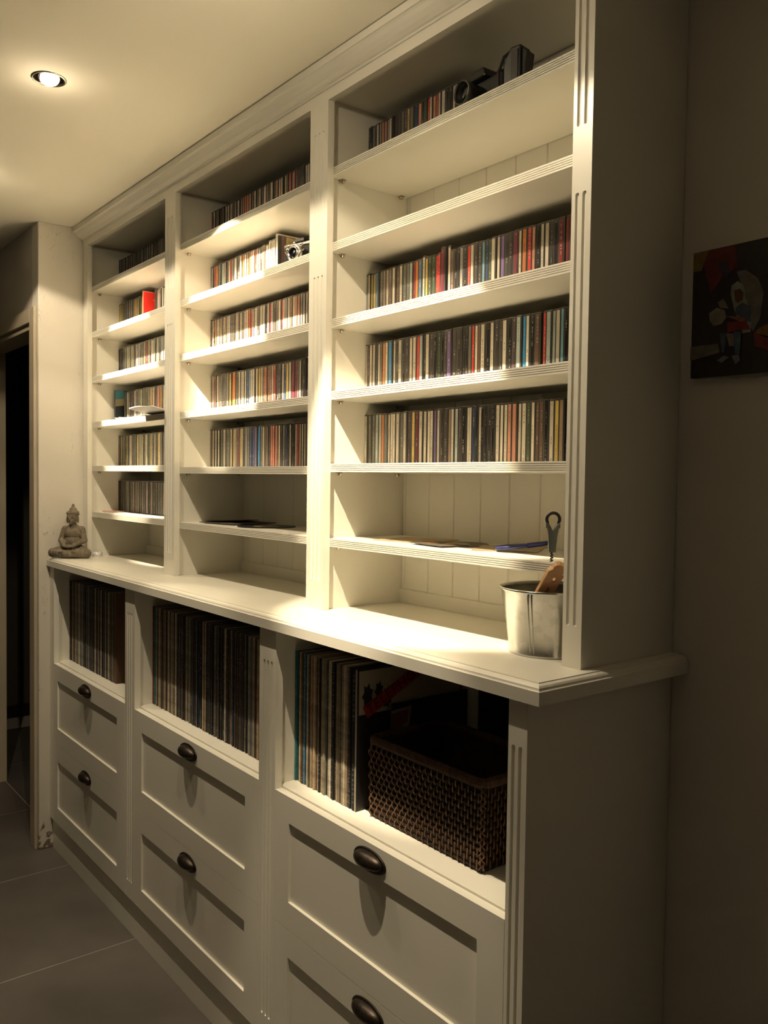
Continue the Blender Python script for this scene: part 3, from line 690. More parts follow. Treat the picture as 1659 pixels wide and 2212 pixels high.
# last sleeve of the right bay: its cover faces right
def cover():
    t = empty('record_sleeve', (1.9775, -.068, ZS+.0003))
    boxo('sleeve', -.0028, .0028, 0, .318, 0, .318, mat('black_sleeve', (.02, .018, .016), .5), t, bev=.0006)
    boxo('sleeve_edge', -.0012, .0029, -.0006, .0012, .001, .317, mat('worn_edge', (.50, .44, .33), .8), t)
    def patch(name, pts, col, k):
        bm = bmesh.new(); prism(bm, pts, .0028+.0002*k, .0030+.0002*k, 'x'); fixn(bm); return new_obj(name, bm, mat(name, col, .5), t)
    patch('pale_sky_print', [(.006, .215), (.31, .215), (.31, .313), (.006, .313)], (.42, .36, .26), 1)
    for cy, cz, s in ((.030, .255, 1), (.062, .262, .8), (.085, .245, .9)):
        pts = []
        for k in range(14):
            a = 2*PI*k/14; r = .017*s*(1.2 if k % 2 else .8); pts.append((max(.006, cy+r*math.cos(a)*.8), cz+r*1.5*math.sin(a)))
        patch('tree_print', pts, (.03, .03, .025), 2)
    a = R_(27); L_ = .24; W_ = .030
    c0 = Vector((.030, .205))
    d = Vector((math.cos(a), math.sin(a)*1.0)); nn = Vector((-d.y, d.x))
    q = [c0, c0+d*L_*.95, c0+d*L_*.95+nn*W_, c0+nn*W_]
    patch('red_band_print', [(p.x, p.y) for p in q], (.38, .03, .018), 3)
    tc_ = D.curves.new('band_lettering', 'FONT'); tc_.body = 'TELEPHONE'; tc_.size = .0345; tc_.extrude = .0001; tc_.space_character = 1.12
    to = D.objects.new('band_lettering', tc_); COL.objects.link(to)
    dg = bpy.context.evaluated_depsgraph_get(); me_ = D.meshes.new_from_object(to.evaluated_get(dg)); D.objects.remove(to)
    to = D.objects.new('band_lettering', me_); COL.objects.link(to); to.parent = t
    me_.materials.append(mat('band_lettering_ink', (.10, .015, .010), .5))
    to.matrix_local = Matrix.Translation((.0037, c0.x+nn.x*.004+d.x*.006, c0.y+nn.y*.004+d.y*.006)) @ Matrix(((0, 0, 1, 0), (d.x, nn.x, 0, 0), (d.y, nn.y, 0, 0), (0, 0, 0, 1)))
    tag(t, 'record sleeve with red diagonal TELEPHONE band on its cover, last in lower right row', 'record')
cover()
# sleeve leaning in the gap between records and basket
s = artslab('record_sleeve', 1.992, .02, ZS+.0003, .004, .235, .232, (.10, .06, .045),
        [([(0, 0), (1, 0), (1, 1), (0, 1)], (.03, .022, .02)), ([(0, .45), (.22, .72), (.25, .95), (.0, .93)], (.34, .28, .20)), ([(0, .66), (.20, .80), (.2, .92), (0, .90)], (.22, .08, .05)), ([(0, .05), (.25, .1), (.2, .3), (0, .33)], (.14, .02, .02))],
        'small dark picture sleeve standing between the record row and the wicker basket', 'record', group=None)
# dark things standing behind the basket
artslab('record_sleeve', 2.452, .17, ZS+.0003, .004, .085, .318, (.06, .012, .010), [([(0, 0), (1, 0), (1, 1), (0, 1)], (.07, .012, .010))],
        'dark red sleeve standing at right end behind the wicker basket', 'record')
for sx_, dz_, lb_ in ((2.135, .0, 'black record sleeve standing upright against the back panel, behind basket left end'), (2.348, .0, 'black record sleeve standing upright against the back panel, behind basket right end')):
    o = boxo('record_sleeve', -.1045, .1045, 0, .004, 0, .318, mat('matt_black_sleeve', (.012, .011, .010), .6), None, bev=.0008)
    o.location = (sx_, .2565, ZS+.0003); tag(o, lb_, 'record')
bx = boxo('picture_card', 0, .046, 0, .003, 0, .30, mat('pale_card', (.30, .27, .20), .7), None)
bx.location = (2.355, .243, ZS+.0003); tag(bx, 'tall pale card standing upright behind the wicker basket', 'card')

# ------------------------------------------------------------------ wicker basket
def basket():
    X0, X1, Y0, Y1, H = 2.014, 2.362, -.054, .165, .168
    cx, cy = (X0+X1)/2, (Y0+Y1)/2
    t = tag(empty('wicker_basket', (cx, cy, ZS+.0002)), 'dark brown rectangular wicker basket in the lower right bay', 'basket')
    a, b = (X1-X0)/2, (Y1-Y0)/2
    fl_ = 1.02
    def W(s, u, z, off=0):   # side s, u in -1..1, z 0..1
        k = 1+(fl_-1)*z; aa, bb = a*k-.004+off, b*k-.004+off
        return [(u*aa, -bb), (aa, u*bb), (-u*aa, bb), (-aa, -u*bb)][s]
    bm = bmesh.new()
    th = .005
    for s in range(4):
        pts = []
        for z in (0, 1):
            for u in (-1, 1):
                for off in (0, -th):
                    x, y = W(s, u, z, off); pts.append(bm.verts.new((x, y, z*H)))
        # order: z,u,off
        v = lambda z, u, o: pts[z*4+u*2+o]
        for q in ((v(0, 0, 0), v(0, 1, 0), v(1, 1, 0), v(1, 0, 0)), (v(0, 1, 1), v(0, 0, 1), v(1, 0, 1), v(1, 1, 1)), (v(1, 0, 0), v(1, 1, 0), v(1, 1, 1), v(1, 0, 1)), (v(0, 1, 0), v(0, 0, 0), v(0, 0, 1), v(0, 1, 1))): bm.faces.new(q)
    box(bm, -a+.008, a-.008, -b+.008, b-.008, .001, .006)
    fixn(bm); new_obj('wall', bm, WICKERD, t)
    # horizontal canes and short upright stitches over them
    bm = bmesh.new(); rows = 13
    for s in range(4):
        for r in range(rows):
            z0 = (r+.5)/rows
            p0 = W(s, -1, z0, .0008); p1 = W(s, 1, z0, .0008)
            tube(bm, [(p0[0], p0[1], z0*H), (p1[0], p1[1], z0*H)], .0026, 6)
    fixn(bm); tag(new_obj('cane', bm, WICKERD, t), kind='stuff')
    bm = bmesh.new()
    for s in range(4):
        half = a if s % 2 == 0 else b
        n = int(2*half/.0085)
        for i in range(n):
            for r in range(0, rows-1):
                if (i+r) % 2: continue
                u = -1+2*(i+.5)/n+random.uniform(-.003, .003)
                z0 = (r+.12)/rows; z1 = (r+1.75)/rows
                pts = []
                for k in range(5):
                    q = k/4; z = z0+(z1-z0)*q; off = .0014+.0052*math.sin(PI*q)
                    x, y = W(s, u+.004*math.sin(q*3), z, off); pts.append((x, y, z*H))
                tube(bm, pts, [.0010, .0014, .0015, .0014, .0010], 5, cap=False)
    tag(new_obj('weave', bm, WICKL, t, smooth=True), kind='stuff')
    # crossed corner lacing
    bm = bmesh.new()
    for (sx, sy) in ((1, -1), (-1, -1), (1, 1), (-1, 1)):
        for r in range(12):
            z = .006+r*.0130
            for dr in (-1, 1):
                pts = []
                for k in range(5):
                    q = k/4-.5; ang = q*PI/2*dr
                    rr = .0085
                    pts.append((sx*(a-.007+rr*math.cos(ang+PI/4)), sy*(b-.007+rr*math.sin(ang+PI/4)), z+.016*(k/4)))
                tube(bm, pts, .0015, 5, cap=False)
    tag(new_obj('corner_lacing', bm, WICKL, t, smooth=True), kind='stuff')
    # wrapped rim
    bm = bmesh.new()
    aa, bb = a*fl_+.003, b*fl_+.003; rr = .012; ring = []
    for (qx, qy, st_) in ((1, -1, -90), (1, 1, 0), (-1, 1, 90), (-1, -1, 180)):
        for k in range(5):
            an = R_(st_+k*22.5); ring.append((qx*(aa-rr-.008)+rr*math.cos(an), qy*(bb-rr-.008)+rr*math.sin(an)))
    fine = []
    for i in range(len(ring)):
        p, q = Vector(ring[i]), Vector(ring[(i+1) % len(ring)]); n = max(1, int((q-p).length/.0021))
        for k in range(n): fine.append(p+(q-p)*k/n)
    prof = [(.0075, -.008), (.0085, -.003), (.0080, .004), (.004, .0085), (-.003, .0075), (-.005, .0), (-.004, -.007)]
    rings = []
    N_ = len(fine)
    for i, p in enumerate(fine):
        d = (fine[(i+1) % N_]-fine[i-1]).normalized(); n = Vector((d.y, -d.x)); k = 1+(.10 if i % 2 else -.05)
        rings.append([bm.verts.new((p.x+n.x*q*k, p.y+n.y*q*k, H+.003+z*k)) for q, z in prof])
    for i in range(N_):
        for k in range(len(prof)):
            bm.faces.new((rings[i][k], rings[(i+1) % N_][k], rings[(i+1) % N_][(k+1) % len(prof)], rings[i][(k+1) % len(prof)]))
    fixn(bm); new_obj('rim', bm, WICKER, t)
basket()

# ------------------------------------------------------------------ galvanised pail with bar tools
def zinc():
    m = D.materials.new('galvanised_zinc'); t, b = nt(m); N = t.nodes; L = t.links
    b.inputs['Metallic'].default_value = 1
    tc = N.new('ShaderNodeTexCoord'); v = N.new('ShaderNodeTexVoronoi'); v.inputs['Scale'].default_value = 70
    L.new(tc.outputs['Object'], v.inputs['Vector'])
    r = N.new('ShaderNodeValToRGB'); r.color_ramp.elements[0].color = (.50, .50, .47, 1); r.color_ramp.elements[1].color = (.62, .61, .57, 1)
    L.new(v.outputs['Color'], r.inputs['Fac']); L.new(r.outputs['Color'], b.inputs['Base Color'])
    n = N.new('ShaderNodeTexNoise'); n.inputs['Scale'].default_value = 30; n.inputs['Detail'].default_value = 5; L.new(tc.outputs['Object'], n.inputs['Vector'])
    mr = N.new('ShaderNodeMapRange'); L.new(n.outputs['Fac'], mr.inputs[0]); mr.inputs[3].default_value = .10; mr.inputs[4].default_value = .30
    L.new(mr.outputs[0], b.inputs['Roughness']); return m
ZINC = zinc()
PX_, PY_, RB, RT_, PH = 2.400, .0765, .0735, .0925, .1252
pail = tag(empty('metal_pail', (PX_, PY_, ZW+.0003)), 'galvanised metal pail holding bar tools at right end of worktop', 'pail')
bm = bmesh.new()
prof = [(0, .004), (RB-.003, .004), (RB-.0015, .001), (RB+.0012, 0), (RB+.0018, .003), (RB+.0006, .006), (RT_-.001, PH-.006), (RT_+.002, PH-.005), (RT_+.0028, PH-.002), (RT_+.001, PH), (RT_-.0012, PH-.001), (RT_-.0016, PH-.007), (RB-.0005, .009), (0, .008)]
lathe(bm, prof, seg=64)
fixn(bm); new_obj('body', bm, ZINC, pail, smooth=True)
bm = bmesh.new()
aS = R_(-72); rad = Vector((math.cos(aS), math.sin(aS), 0)); tan = Vector((-math.sin(aS), math.cos(aS), 0))
for off in (-.0035, .0035):
    pts = [rad*(RB+.0008+(RT_-RB-.0016)*k/6)+tan*off+Vector((0, 0, .006+(PH-.014)*k/6)) for k in range(7)]
    tube(bm, pts, .0009, 6)
new_obj('seam', bm, ZINC, pail, smooth=True)
# corkscrew: looped handle, flat body, spiral worm
def frame_to(o, p, xaxis, zaxis):
    z = Vector(zaxis).normalized(); x = Vector(xaxis); x = (x-z*x.dot(z)).normalized(); y = z.cross(x)
    M_ = Matrix((x, y, z)).transposed().to_4x4(); M_.translation = p; o.matrix_world = M_
CAMR = Vector((.617, .787, 0))
def corkscrew():
    t = empty('corkscrew')
    # local: z up along the tool, origin where the worm meets the body
    bm = bmesh.new()
    prism(bm, [(-.0062, .0), (.0062, .0), (.0085, .032), (.0125, .056), (.0068, .052), (0, .040), (-.0068, .052), (-.0125, .056), (-.0085, .032)], -.0045, .0045, 'y'); fixn(bm)
    o = new_obj('body', bm, GREENG, t); bevel_mod(o, .0015, 2)
    bm = bmesh.new()
    pts = []
    for k in range(17):
        a = -PI*.16+(PI*1.32)*k/16; pts.append((.0118*math.cos(a), 0, .061+.0118*math.sin(a)))
    pts = [(.0105, 0, .045)]+pts+[(-.0105, 0, .045)]
    tube(bm, pts, .0031, 8); new_obj('handle_loop', bm, BLACK, t, smooth=True)
    bm = bmesh.new(); pts = [(.0021*math.cos(k*.9), .0021*math.sin(k*.9), -.0007*k) for k in range(252)]
    pts[0] = (0, 0, .002)
    tube(bm, pts, [.0013]*246+[.0012, .0010, .0008, .0006, .0005, .0003], 6); new_obj('worm', bm, BRONZE, t, smooth=True)
    tag(t, 'corkscrew with dark looped handle and grey body standing in the pail', 'corkscrew')
    return t
ck = corkscrew()
ckb = Vector((2.4400, .0350, 1.3695))
frame_to(ck, ckb, CAMR, (.035, -.01, 1))
# wooden opener leaning on the rim
def opener():
    t = empty('wooden_opener'); 
    out = [(-.0135, -.115), (.0135, -.115), (.0150, -.02), (.0165, .028), (.0150, .040), (.0085, .048), (-.002, .050), (-.0095, .046), (-.0105, .036), (-.0160, .030), (-.0155, -.02)]
    hole = [(.0042*math.cos(2*PI*k/12)+.0020, .0065*math.sin(2*PI*k/12)+.012) for k in range(12)]
    bm = bmesh.new()
    e = []
    for pts in (out, hole):
        vs = [bm.verts.new((x, -.006, z)) for x, z in pts]; e += [bm.edges.new((vs[i], vs[(i+1) % len(vs)])) for i in range(len(vs))]
    bmesh.ops.triangle_fill(bm, use_beauty=True, edges=e)
    g_ = bmesh.ops.extrude_face_region(bm, geom=bm.faces[:])
    bmesh.ops.translate(bm, verts=[v for v in g_['geom'] if isinstance(v, bmesh.types.BMVert)], vec=(0, .012, 0)); fixn(bm)
    o = new_obj('handle', bm, WOOD, t); bevel_mod(o, .002, 2)
    bm = bmesh.new(); prism(bm, [(-.004, -.040), (.0045, -.040), (.003, -.008), (-.0015, -.006)], -.0066, -.0060, 'y'); fixn(bm)
    new_obj('inlay', bm, mat('dark_wood', (.20, .09, .04), .5), t)
    tag(t, 'beech wood bottle opener with a hole leaning in the pail', 'bottle opener'); return t
op = opener()
otip = Vector((2.4840, .0090, 1.3545)); odir = (otip-Vector((2.4445, .0180, 1.3060))).normalized()
frame_to(op, otip-odir*.050, CAMR, odir)

# ------------------------------------------------------------------ seated stone figure
def statue():
    t = empty('stone_statue')
    bm = bmesh.new()
    E_ = lambda c, r, rot=None: ell(bm, c, r, rot, 16, 10)
    def cap(p, q, r0, r1, n=7):
        p, q = Vector(p), Vector(q)
        for k in range(n):
            f = k/(n-1); c = p.lerp(q, f); r = r0+(r1-r0)*f
            bmesh.ops.create_icosphere(bm, subdivisions=2, radius=r, matrix=Matrix.Translation(c))
    # local: faces -y, x to the sides, z up; unit metre
    E_((0, .004, .020), (.060, .036, .020))                       # seat
    for s in (-1, 1):
        cap((s*.030, .010, .026), (s*.070, -.020, .0195), .024, .0190)   # thigh
        cap((s*.070, -.020, .0195), (-s*.010, -.038, .0180), .0180, .0150)  # shin folded across
        E_((-s*.018, -.040, .026), (.020, .010, .007), (0, 0, s*.25))      # foot
    E_((0, .010, .060), (.035, .026, .040))                       # belly
    E_((0, .010, .095), (.036, .026, .030))                       # chest
    E_((0, .012, .116), (.032, .019, .014))                       # shoulders
    for s in (-1, 1):
        cap((s*.035, .012, .111), (s*.048, .006, .068), .0140, .0120)
        cap((s*.048, .006, .068), (s*.020, -.030, .050), .0125, .0090)
        E_((s*.004, -.034, .046), (.020, .012, .0055), (0, 0, -s*.1))
        for k in range(4): cap((s*.004, -.040-.0026*k+.006, .048+.001*s), (-s*.018, -.041-.002*k+.006, .047+.001*s), .0026, .0022, 5)
        cap((s*.012, -.030, .050), (s*.002, -.036, .0535), .0030, .0026, 4)
    cap((0, .012, .120), (0, .008, .140), .0150, .0135, 5)        # neck
    E_((0, .004, .158), (.0215, .0235, .0275))                    # head
    E_((0, -.003, .146), (.0155, .0170, .0145))                   # jaw
    E_((0, .008, .172), (.0245, .0255, .0170))                    # hair cap
    E_((0, .010, .189), (.0145, .0145, .0100))                    # topknot
    cap((0, .010, .194), (0, .010, .207), .0085, .0052, 5)
    for k in range(26):                                           # curls
        a = 2*PI*k/13; zz = .170+(.010 if k >= 13 else 0); rr = .0245-(.004 if k >= 13 else 0)
        if math.sin(a) < -.2 and k < 13: zz += .006
        bmesh.ops.create_icosphere(bm, subdivisions=1, radius=.0034, matrix=Matrix.Translation((rr*math.cos(a), .008+rr*math.sin(a), zz)))
    cap((0, -.0185, .160), (0, -.0232, .1515), .0026, .0042, 5)    # nose
    for s in (-1, 1):
        E_((s*.0085, -.0180, .1580), (.0056, .0022, .0016), (0, s*.15, 0))   # closed eyes
        E_((s*.0088, -.0188, .1632), (.0070, .0020, .0011), (0, -s*.15, 0))  # brow
        E_((s*.0225, .006, .150), (.0032, .0050, .0160))                     # long ears
    E_((0, -.0195, .1435), (.0068, .0030, .0014)); E_((0, -.0185, .1408), (.0055, .0030, .0016)); E_((0, -.0165, .1345), (.0060, .0040, .0040))
    for k in range(3): cap((-.050, -.030+.004*k, .030+.004*k), (.050, -.034+.004*k, .030+.004*k), .0030, .0030, 14)
    o = new_obj('figure', bm, STONE, t, smooth=True)
    rm = o.modifiers.new('remesh', 'REMESH'); rm.mode = 'VOXEL'; rm.voxel_size = .0014; rm.use_smooth_shade = True
    sm_ = o.modifiers.new('smooth', 'SMOOTH'); sm_.iterations = 3; sm_.factor = .5
    tex = D.textures.new('stone_grain', 'CLOUDS'); tex.noise_scale = .006
    dm = o.modifiers.new('grain', 'DISPLACE'); dm.texture = tex; dm.strength = .0016; dm.texture_coords = 'LOCAL'
    return tag(t, 'grey-brown stone statue of a seated meditating figure at left end of worktop', 'statue')
sa = statue(); sa.location = (.084, -.072, ZW+.0012); sa.rotation_euler = (0, 0, R_(47)); sa.scale = (.98, 1.0, 1.0)

# ------------------------------------------------------------------ small things on the worktop and shelves
t = tag(empty('tealight', (.064, .036, ZW+.0003)), 'small white tealight beside the stone statue', 'candle')
bm = bmesh.new(); lathe(bm, [(0, .0), (.0185, 0), (.0190, .001), (.0193, .0165), (.0188, .0165), (.0180, .0145), (0, .0140)], seg=32); fixn(bm)
new_obj('cup', bm, mat('thin_aluminium', (.82, .79, .78), .35, .15), t, smooth=True)
bm = bmesh.new(); lathe(bm, [(0, .0146), (.0178, .0142), (.0178, .0130), (0, .0130)], seg=24); fixn(bm)
new_obj('wax', bm, mat('wax', (.85, .82, .78), .4), t)
bm = bmesh.new(); tube(bm, [(0, 0, .014), (.0004, 0, .021)], .0006, 6); new_obj('wick', bm, BLACK, t)

def sheet(name, pts, z, th, m, label, cat, group=None, wav=0, n=8):
    """flat card with real thickness, gently bowed; pts outline in (x,y)"""
    cx = sum(p[0] for p in pts)/len(pts); cy = sum(p[1] for p in pts)/len(pts)
    bm = bmesh.new(); prism(bm, [(p[0]-cx, p[1]-cy) for p in pts], 0, th, 'z'); fixn(bm)
    o = new_obj(name, bm, m); o.location = (cx, cy, z+.0003)
    return tag(o, label, cat, group)
def disc(name, x, y, z, r, th, m, label, cat, tilt=(0, 0), group=None):
    t_ = empty(name, (x, y, z+.0003)); t_.rotation_euler = (tilt[0], tilt[1], 0)
    bm = bmesh.new(); lathe(bm, [(.0035, 0), (r, 0), (r, th), (.0035, th), (.0035, 0)], seg=40); fixn(bm)
    new_obj('disc', bm, m, t_)
    bm = bmesh.new(); lathe(bm, [(.0036, th), (r*.45, th), (r*.45, th+.0003), (.0036, th+.0003)], seg=32); fixn(bm); new_obj('label_print', bm, TANCARD, t_)
    return tag(t_, label, cat, group)
def quad(x, y, a, b, deg):
    c, s = math.cos(R_(deg)), math.sin(R_(deg))
    return [(x+c*p-s*q, y+s*p+c*q) for p, q in ((-a/2, -b/2), (a/2, -b/2), (a/2, b/2), (-a/2, b/2))]
zb = SZ[1][5]
disc('vinyl_single', 1.02, .150, zb, .088, .0016, BLACK, 'dark vinyl single lying lowest on the sixth shelf of the middle bay', 'record')
sheet('single_sleeve', quad(1.035, .145, .18, .17, 8), zb+.0022, .0022, CARD, 'dark paper sleeve on the vinyl single, sixth shelf of middle bay', 'sleeve')
disc('vinyl_single', .985, .150, zb+.0068, .088, .0016, BLACK, 'dark vinyl single lying tilted on top of the dark paper sleeve', 'record', tilt=(0, R_(-2.5)))
disc('vinyl_single', 1.235, .135, zb, .088, .0018, BLACK, 'dark vinyl single lying alone at right on sixth shelf of middle bay', 'record')
zc_ = SZ[2][5]
sheet('single_sleeve', quad(1.90, .165, .15, .15, 12), zc_, .0016, TANCARD, 'tan paper sleeve lying leftmost on the sixth shelf of the right bay', 'sleeve')
disc('vinyl_single', 2.045, .155, zc_, .080, .0018, CARD, 'brown round disc lying in middle of sixth shelf, right bay', 'record')
t = sheet('printed_card', quad(2.045, .108, .125, .075, -6), zc_+.0026, .0012, CARD, 'dark card with orange corners lying on the brown disc, right bay', 'card')
for px_, py_, aa_, bb_ in ((-.035, .012, .030, .026), (.018, .016, .034, .018)):
    bm = bmesh.new(); prism(bm, quad(px_, py_, aa_, bb_, -6), .0012, .0014, 'z'); fixn(bm); new_obj('orange_print', bm, mat('orange_ink', (.75, .33, .03), .5), t)
sheet('single_sleeve', quad(2.20, .175, .14, .14, 35), zc_, .0020, TANCARD, 'tan paper sleeve lying askew near the blue plastic loop', 'sleeve')
# blue plastic loop
t = tag(empty('plastic_loop', (2.262, .118, zc_+.012)), 'blue oval plastic loop with dark tip lying on sixth shelf of right bay', 'loop')
t.rotation_euler = (R_(4), R_(-7), R_(24))
bm = bmesh.new(); pts = [(.034*math.cos(2*PI*k/28), .012*math.sin(2*PI*k/28)*(1 if math.cos(2*PI*k/28) < 0 else 1-.4*math.cos(2*PI*k/28)), 0) for k in range(29)]
tube(bm, pts, .0042, 8); new_obj('loop', bm, BLUEP, t, smooth=True)
bm = bmesh.new(); tube(bm, [(.033, 0, 0), (.060, .001, .001), (.078, .002, .002)], [.0055, .0048, .0042], 8); new_obj('stem', bm, BLUEP, t, smooth=True)
bm = bmesh.new(); ell(bm, (.086, .002, .003), (.009, .006, .006)); new_obj('tip', bm, BLACK, t, smooth=True)
# papers on the fourth shelf of the left bay
za = SZ[0][3]
def curled(name, x0, x1, y0, y1, z, th, m, fn, label, cat, nx=14, ny=8):
    bm = bmesh.new(); G = [[], []]
    for lay in range(2):
        for i in range(nx+1):
            row = []
            for j in range(ny+1):
                u, v = i/nx, j/ny; row.append(bm.verts.new((x0+(x1-x0)*u, y0+(y1-y0)*v, fn(u, v)+th*lay)))
            G[lay].append(row)
    for i in range(nx):
        for j in range(ny):
            bm.faces.new((G[0][i][j], G[0][i+1][j], G[0][i+1][j+1], G[0][i][j+1])); bm.faces.new((G[1][i][j], G[1][i][j+1], G[1][i+1][j+1], G[1][i+1][j]))
    for i in range(nx):
        for j in (0, ny): bm.faces.new((G[0][i][j], G[1][i][j], G[1][i+1][j], G[0][i+1][j]))
    for j in range(ny):
        for i in (0, nx): bm.faces.new((G[0][i][j], G[0][i][j+1], G[1][i][j+1], G[1][i][j]))
    fixn(bm); o = new_obj(name, bm, m, smooth=False); o.location = (0, 0, z)
    return tag(o, label, cat)
fmag = lambda u, v: .040*max(0, (.55-v))**1.2*(1+.15*math.sin(u*5))
mg = curled('magazine', .588, .788, -.040, .125, za+.0005, .003, [PAPER, GREYU], fmag, 'white magazine overhanging the front of the fourth shelf, left bay', 'magazine')
for p_ in mg.data.polygons:
    if p_.normal.z < -.5: p_.material_index = 1  # underside faces take a darker grey than the top
bm = bmesh.new(); ce = None; ring_ = []
for k in range(28):
    q = 2*PI*k/28; u = .74+.20*math.cos(q); v = .10+.085*math.sin(q); ring_.append((u, v))
ce = bm.verts.new((.588+.200*.74, -.040+.165*.10, fmag(.74, .10)+.0034))
rv = [bm.verts.new((.588+.200*u, -.040+.165*v, fmag(u, v)+.0034)) for u, v in ring_]
for k in range(28): bm.faces.new((ce, rv[k], rv[(k+1) % 28]))
new_obj('purple_print', bm, mat('purple_ink', (.10, .07, .16), .5), mg)
curled('paper_sheet', .33, .575, .020, .110, za+.0003, .0012, [PAPER], lambda u, v: .0035*u+.001*math.sin(u*7), 'white paper sheet lying left of the magazine on the fourth shelf', 'paper')
curled('paper_sheet', .13, .32, .024, .085, za+.0003, .0008, [PAPER], lambda u, v: .001+.001*math.sin(u*5), 'white paper slip at left front of the fourth shelf, left bay', 'paper')
tb = curled('folded_note', .235, .285, .040, .080, za+.0035, .0008, [mat('pink_paper', (.70, .50, .45), .6)], lambda u, v: .007*abs(2*u-1), 'small folded pinkish note on the paper slip, left bay', 'note')
zz = SZ[0][5]
sheet('greeting_card', quad(.105, .085, .075, .050, 15), zz, .0045, mat('pink_card', (.68, .42, .34), .6), 'small pink card lying at left front of the lowest left shelf', 'card')
sheet('paper_slip', quad(.175, .080, .080, .045, 8), zz, .0010, mat('cream_paper', (.70, .64, .52), .6), 'cream paper slip beside the pink card on the lowest left shelf', 'paper')

# ------------------------------------------------------------------ old cameras
def folding_camera():
    t = tag(empty('film_camera', (1.512, .0765, SZ[1][1]+.0003)), 'old silver and black film camera at right end of second shelf, middle bay', 'camera')
    t.rotation_euler = (0, 0, R_(14))
    o = boxo('body', -.060, .060, -.012, .018, 0, .052, BLACKL, t); bevel_mod(o, .006, 3)
    o = boxo('top_plate', -.058, .058, -.011, .017, .052, .061, CHROME, t); bevel_mod(o, .002, 2)
    o = boxo('viewfinder', -.016, .020, -.014, .016, .061, .071, BLACK, t); bevel_mod(o, .002, 2)
    o = boxo('lens_bed', -.034, .030, -.030, -.0125, 0.0, .004, CHROME, t)
    for s in (-1, 1):
        bm = bmesh.new(); tube(bm, [(s*.030, -.012, .034), (s*.034, -.030, .034), (s*.024, -.033, .026)], .0016, 6); new_obj('strut', bm, CHROME, t)
    bm = bmesh.new()
    lathe(bm, [(.018, .0), (.0250, -.001), (.0255, -.008), (.0235, -.013), (.0215, -.0135), (.0205, -.0105), (.0190, -.0150), (.0168, -.0185), (.0150, -.0185), (.0145, -.0120), (0, -.0115)], c=(0, -.020, .0262), seg=40, axis='y'); fixn(bm)
    new_obj('lens_barrel', bm, CHROME, t, smooth=True)
    bm = bmesh.new(); lathe(bm, [(.0146, -.0150), (.0120, -.0125), (.009, -.0118), (.004, -.0140), (0, -.0145)], c=(0, -.020, .0262), seg=32, axis='y'); fixn(bm)
    new_obj('lens', bm, mat('lens_glass', (.008, .009, .012), .08), t, smooth=True)
    for (x, z, r) in ((-.026, .064, .0055), (.035, .064, .0075), (.050, .063, .0050)):
        bm = bmesh.new(); lathe(bm, [(0, -.004), (r, -.004), (r, .003), (r*.8, .004), (0, .004)], c=(x, 0, z), seg=20); fixn(bm); new_obj('dial', bm, CHROME, t, smooth=True)
    for (x, z) in ((-.021, .049), (-.026, .0405), (.024, .048)):
        bm = bmesh.new(); ell(bm, (x, -.029, z), (.0055, .004, .0050)); new_obj('lever', bm, CHROME, t, smooth=True)
folding_camera()
def slr():
    t = tag(empty('slr_camera', (2.170, .110, SZ[2][0]+.0003)), 'black reflex camera lying beside the CDs on the top shelf, right bay', 'camera')
    t.rotation_euler = (0, 0, R_(-3))
    o = boxo('body', -.066, .062, -.015, .022, 0, .078, BLACKL, t); bevel_mod(o, .008, 3)
    bm = bmesh.new(); prism(bm, [(-.026, .078), (.026, .078), (.018, .098), (-.018, .098)], -.026, .018, 'y'); fixn(bm); o = new_obj('prism_housing', bm, BLACK, t); bevel_mod(o, .003, 2)
    o = boxo('grip', -.066, -.040, -.034, -.014, .002, .072, BLACKL, t); bevel_mod(o, .007, 3)
    bm = bmesh.new(); lathe(bm, [(.030, 0), (.033, -.006), (.033, -.040), (.0355, -.044), (.0355, -.066), (.0325, -.068), (.0300, -.066), (.0285, -.052), (0, -.050)], c=(0, -.013, .040), seg=40, axis='y'); fixn(bm)
    new_obj('lens_barrel', bm, BLACK, t, smooth=True)
    bm = bmesh.new(); lathe(bm, [(.0362, -.062), (.0368, -.066), (.0345, -.0690), (.0325, -.0688)], c=(0, -.013, .040), seg=40, axis='y'); new_obj('filter_ring', bm, mat('worn_ring', (.12, .12, .115), .3, .6), t, smooth=True)
    bm = bmesh.new(); lathe(bm, [(.0284, -.0525), (.018, -.0575), (0, -.0595)], c=(0, -.013, .040), seg=32, axis='y'); fixn(bm); new_obj('lens', bm, mat('front_glass', (.006, .007, .009), .05), t, smooth=True)
    for ch in t.children:
        if ch.name.startswith(('lens', 'filter')): ch.scale = (.68, .8, .68); ch.location = (0, -.003, .0128)
    bm = bmesh.new(); lathe(bm, [(0, 0), (.010, 0), (.010, .008), (0, .008)], c=(.044, .002, .078), seg=20); fixn(bm); new_obj('dial', bm, BLACK, t)
    bm = bmesh.new(); tube(bm, [(-.064, .004, .070), (-.085, -.010, .050), (-.094, -.020, .014), (-.070, -.036, .004), (-.045, -.050, .003)], .0030, 6); new_obj('strap', bm, BLACKL, t)
slr()
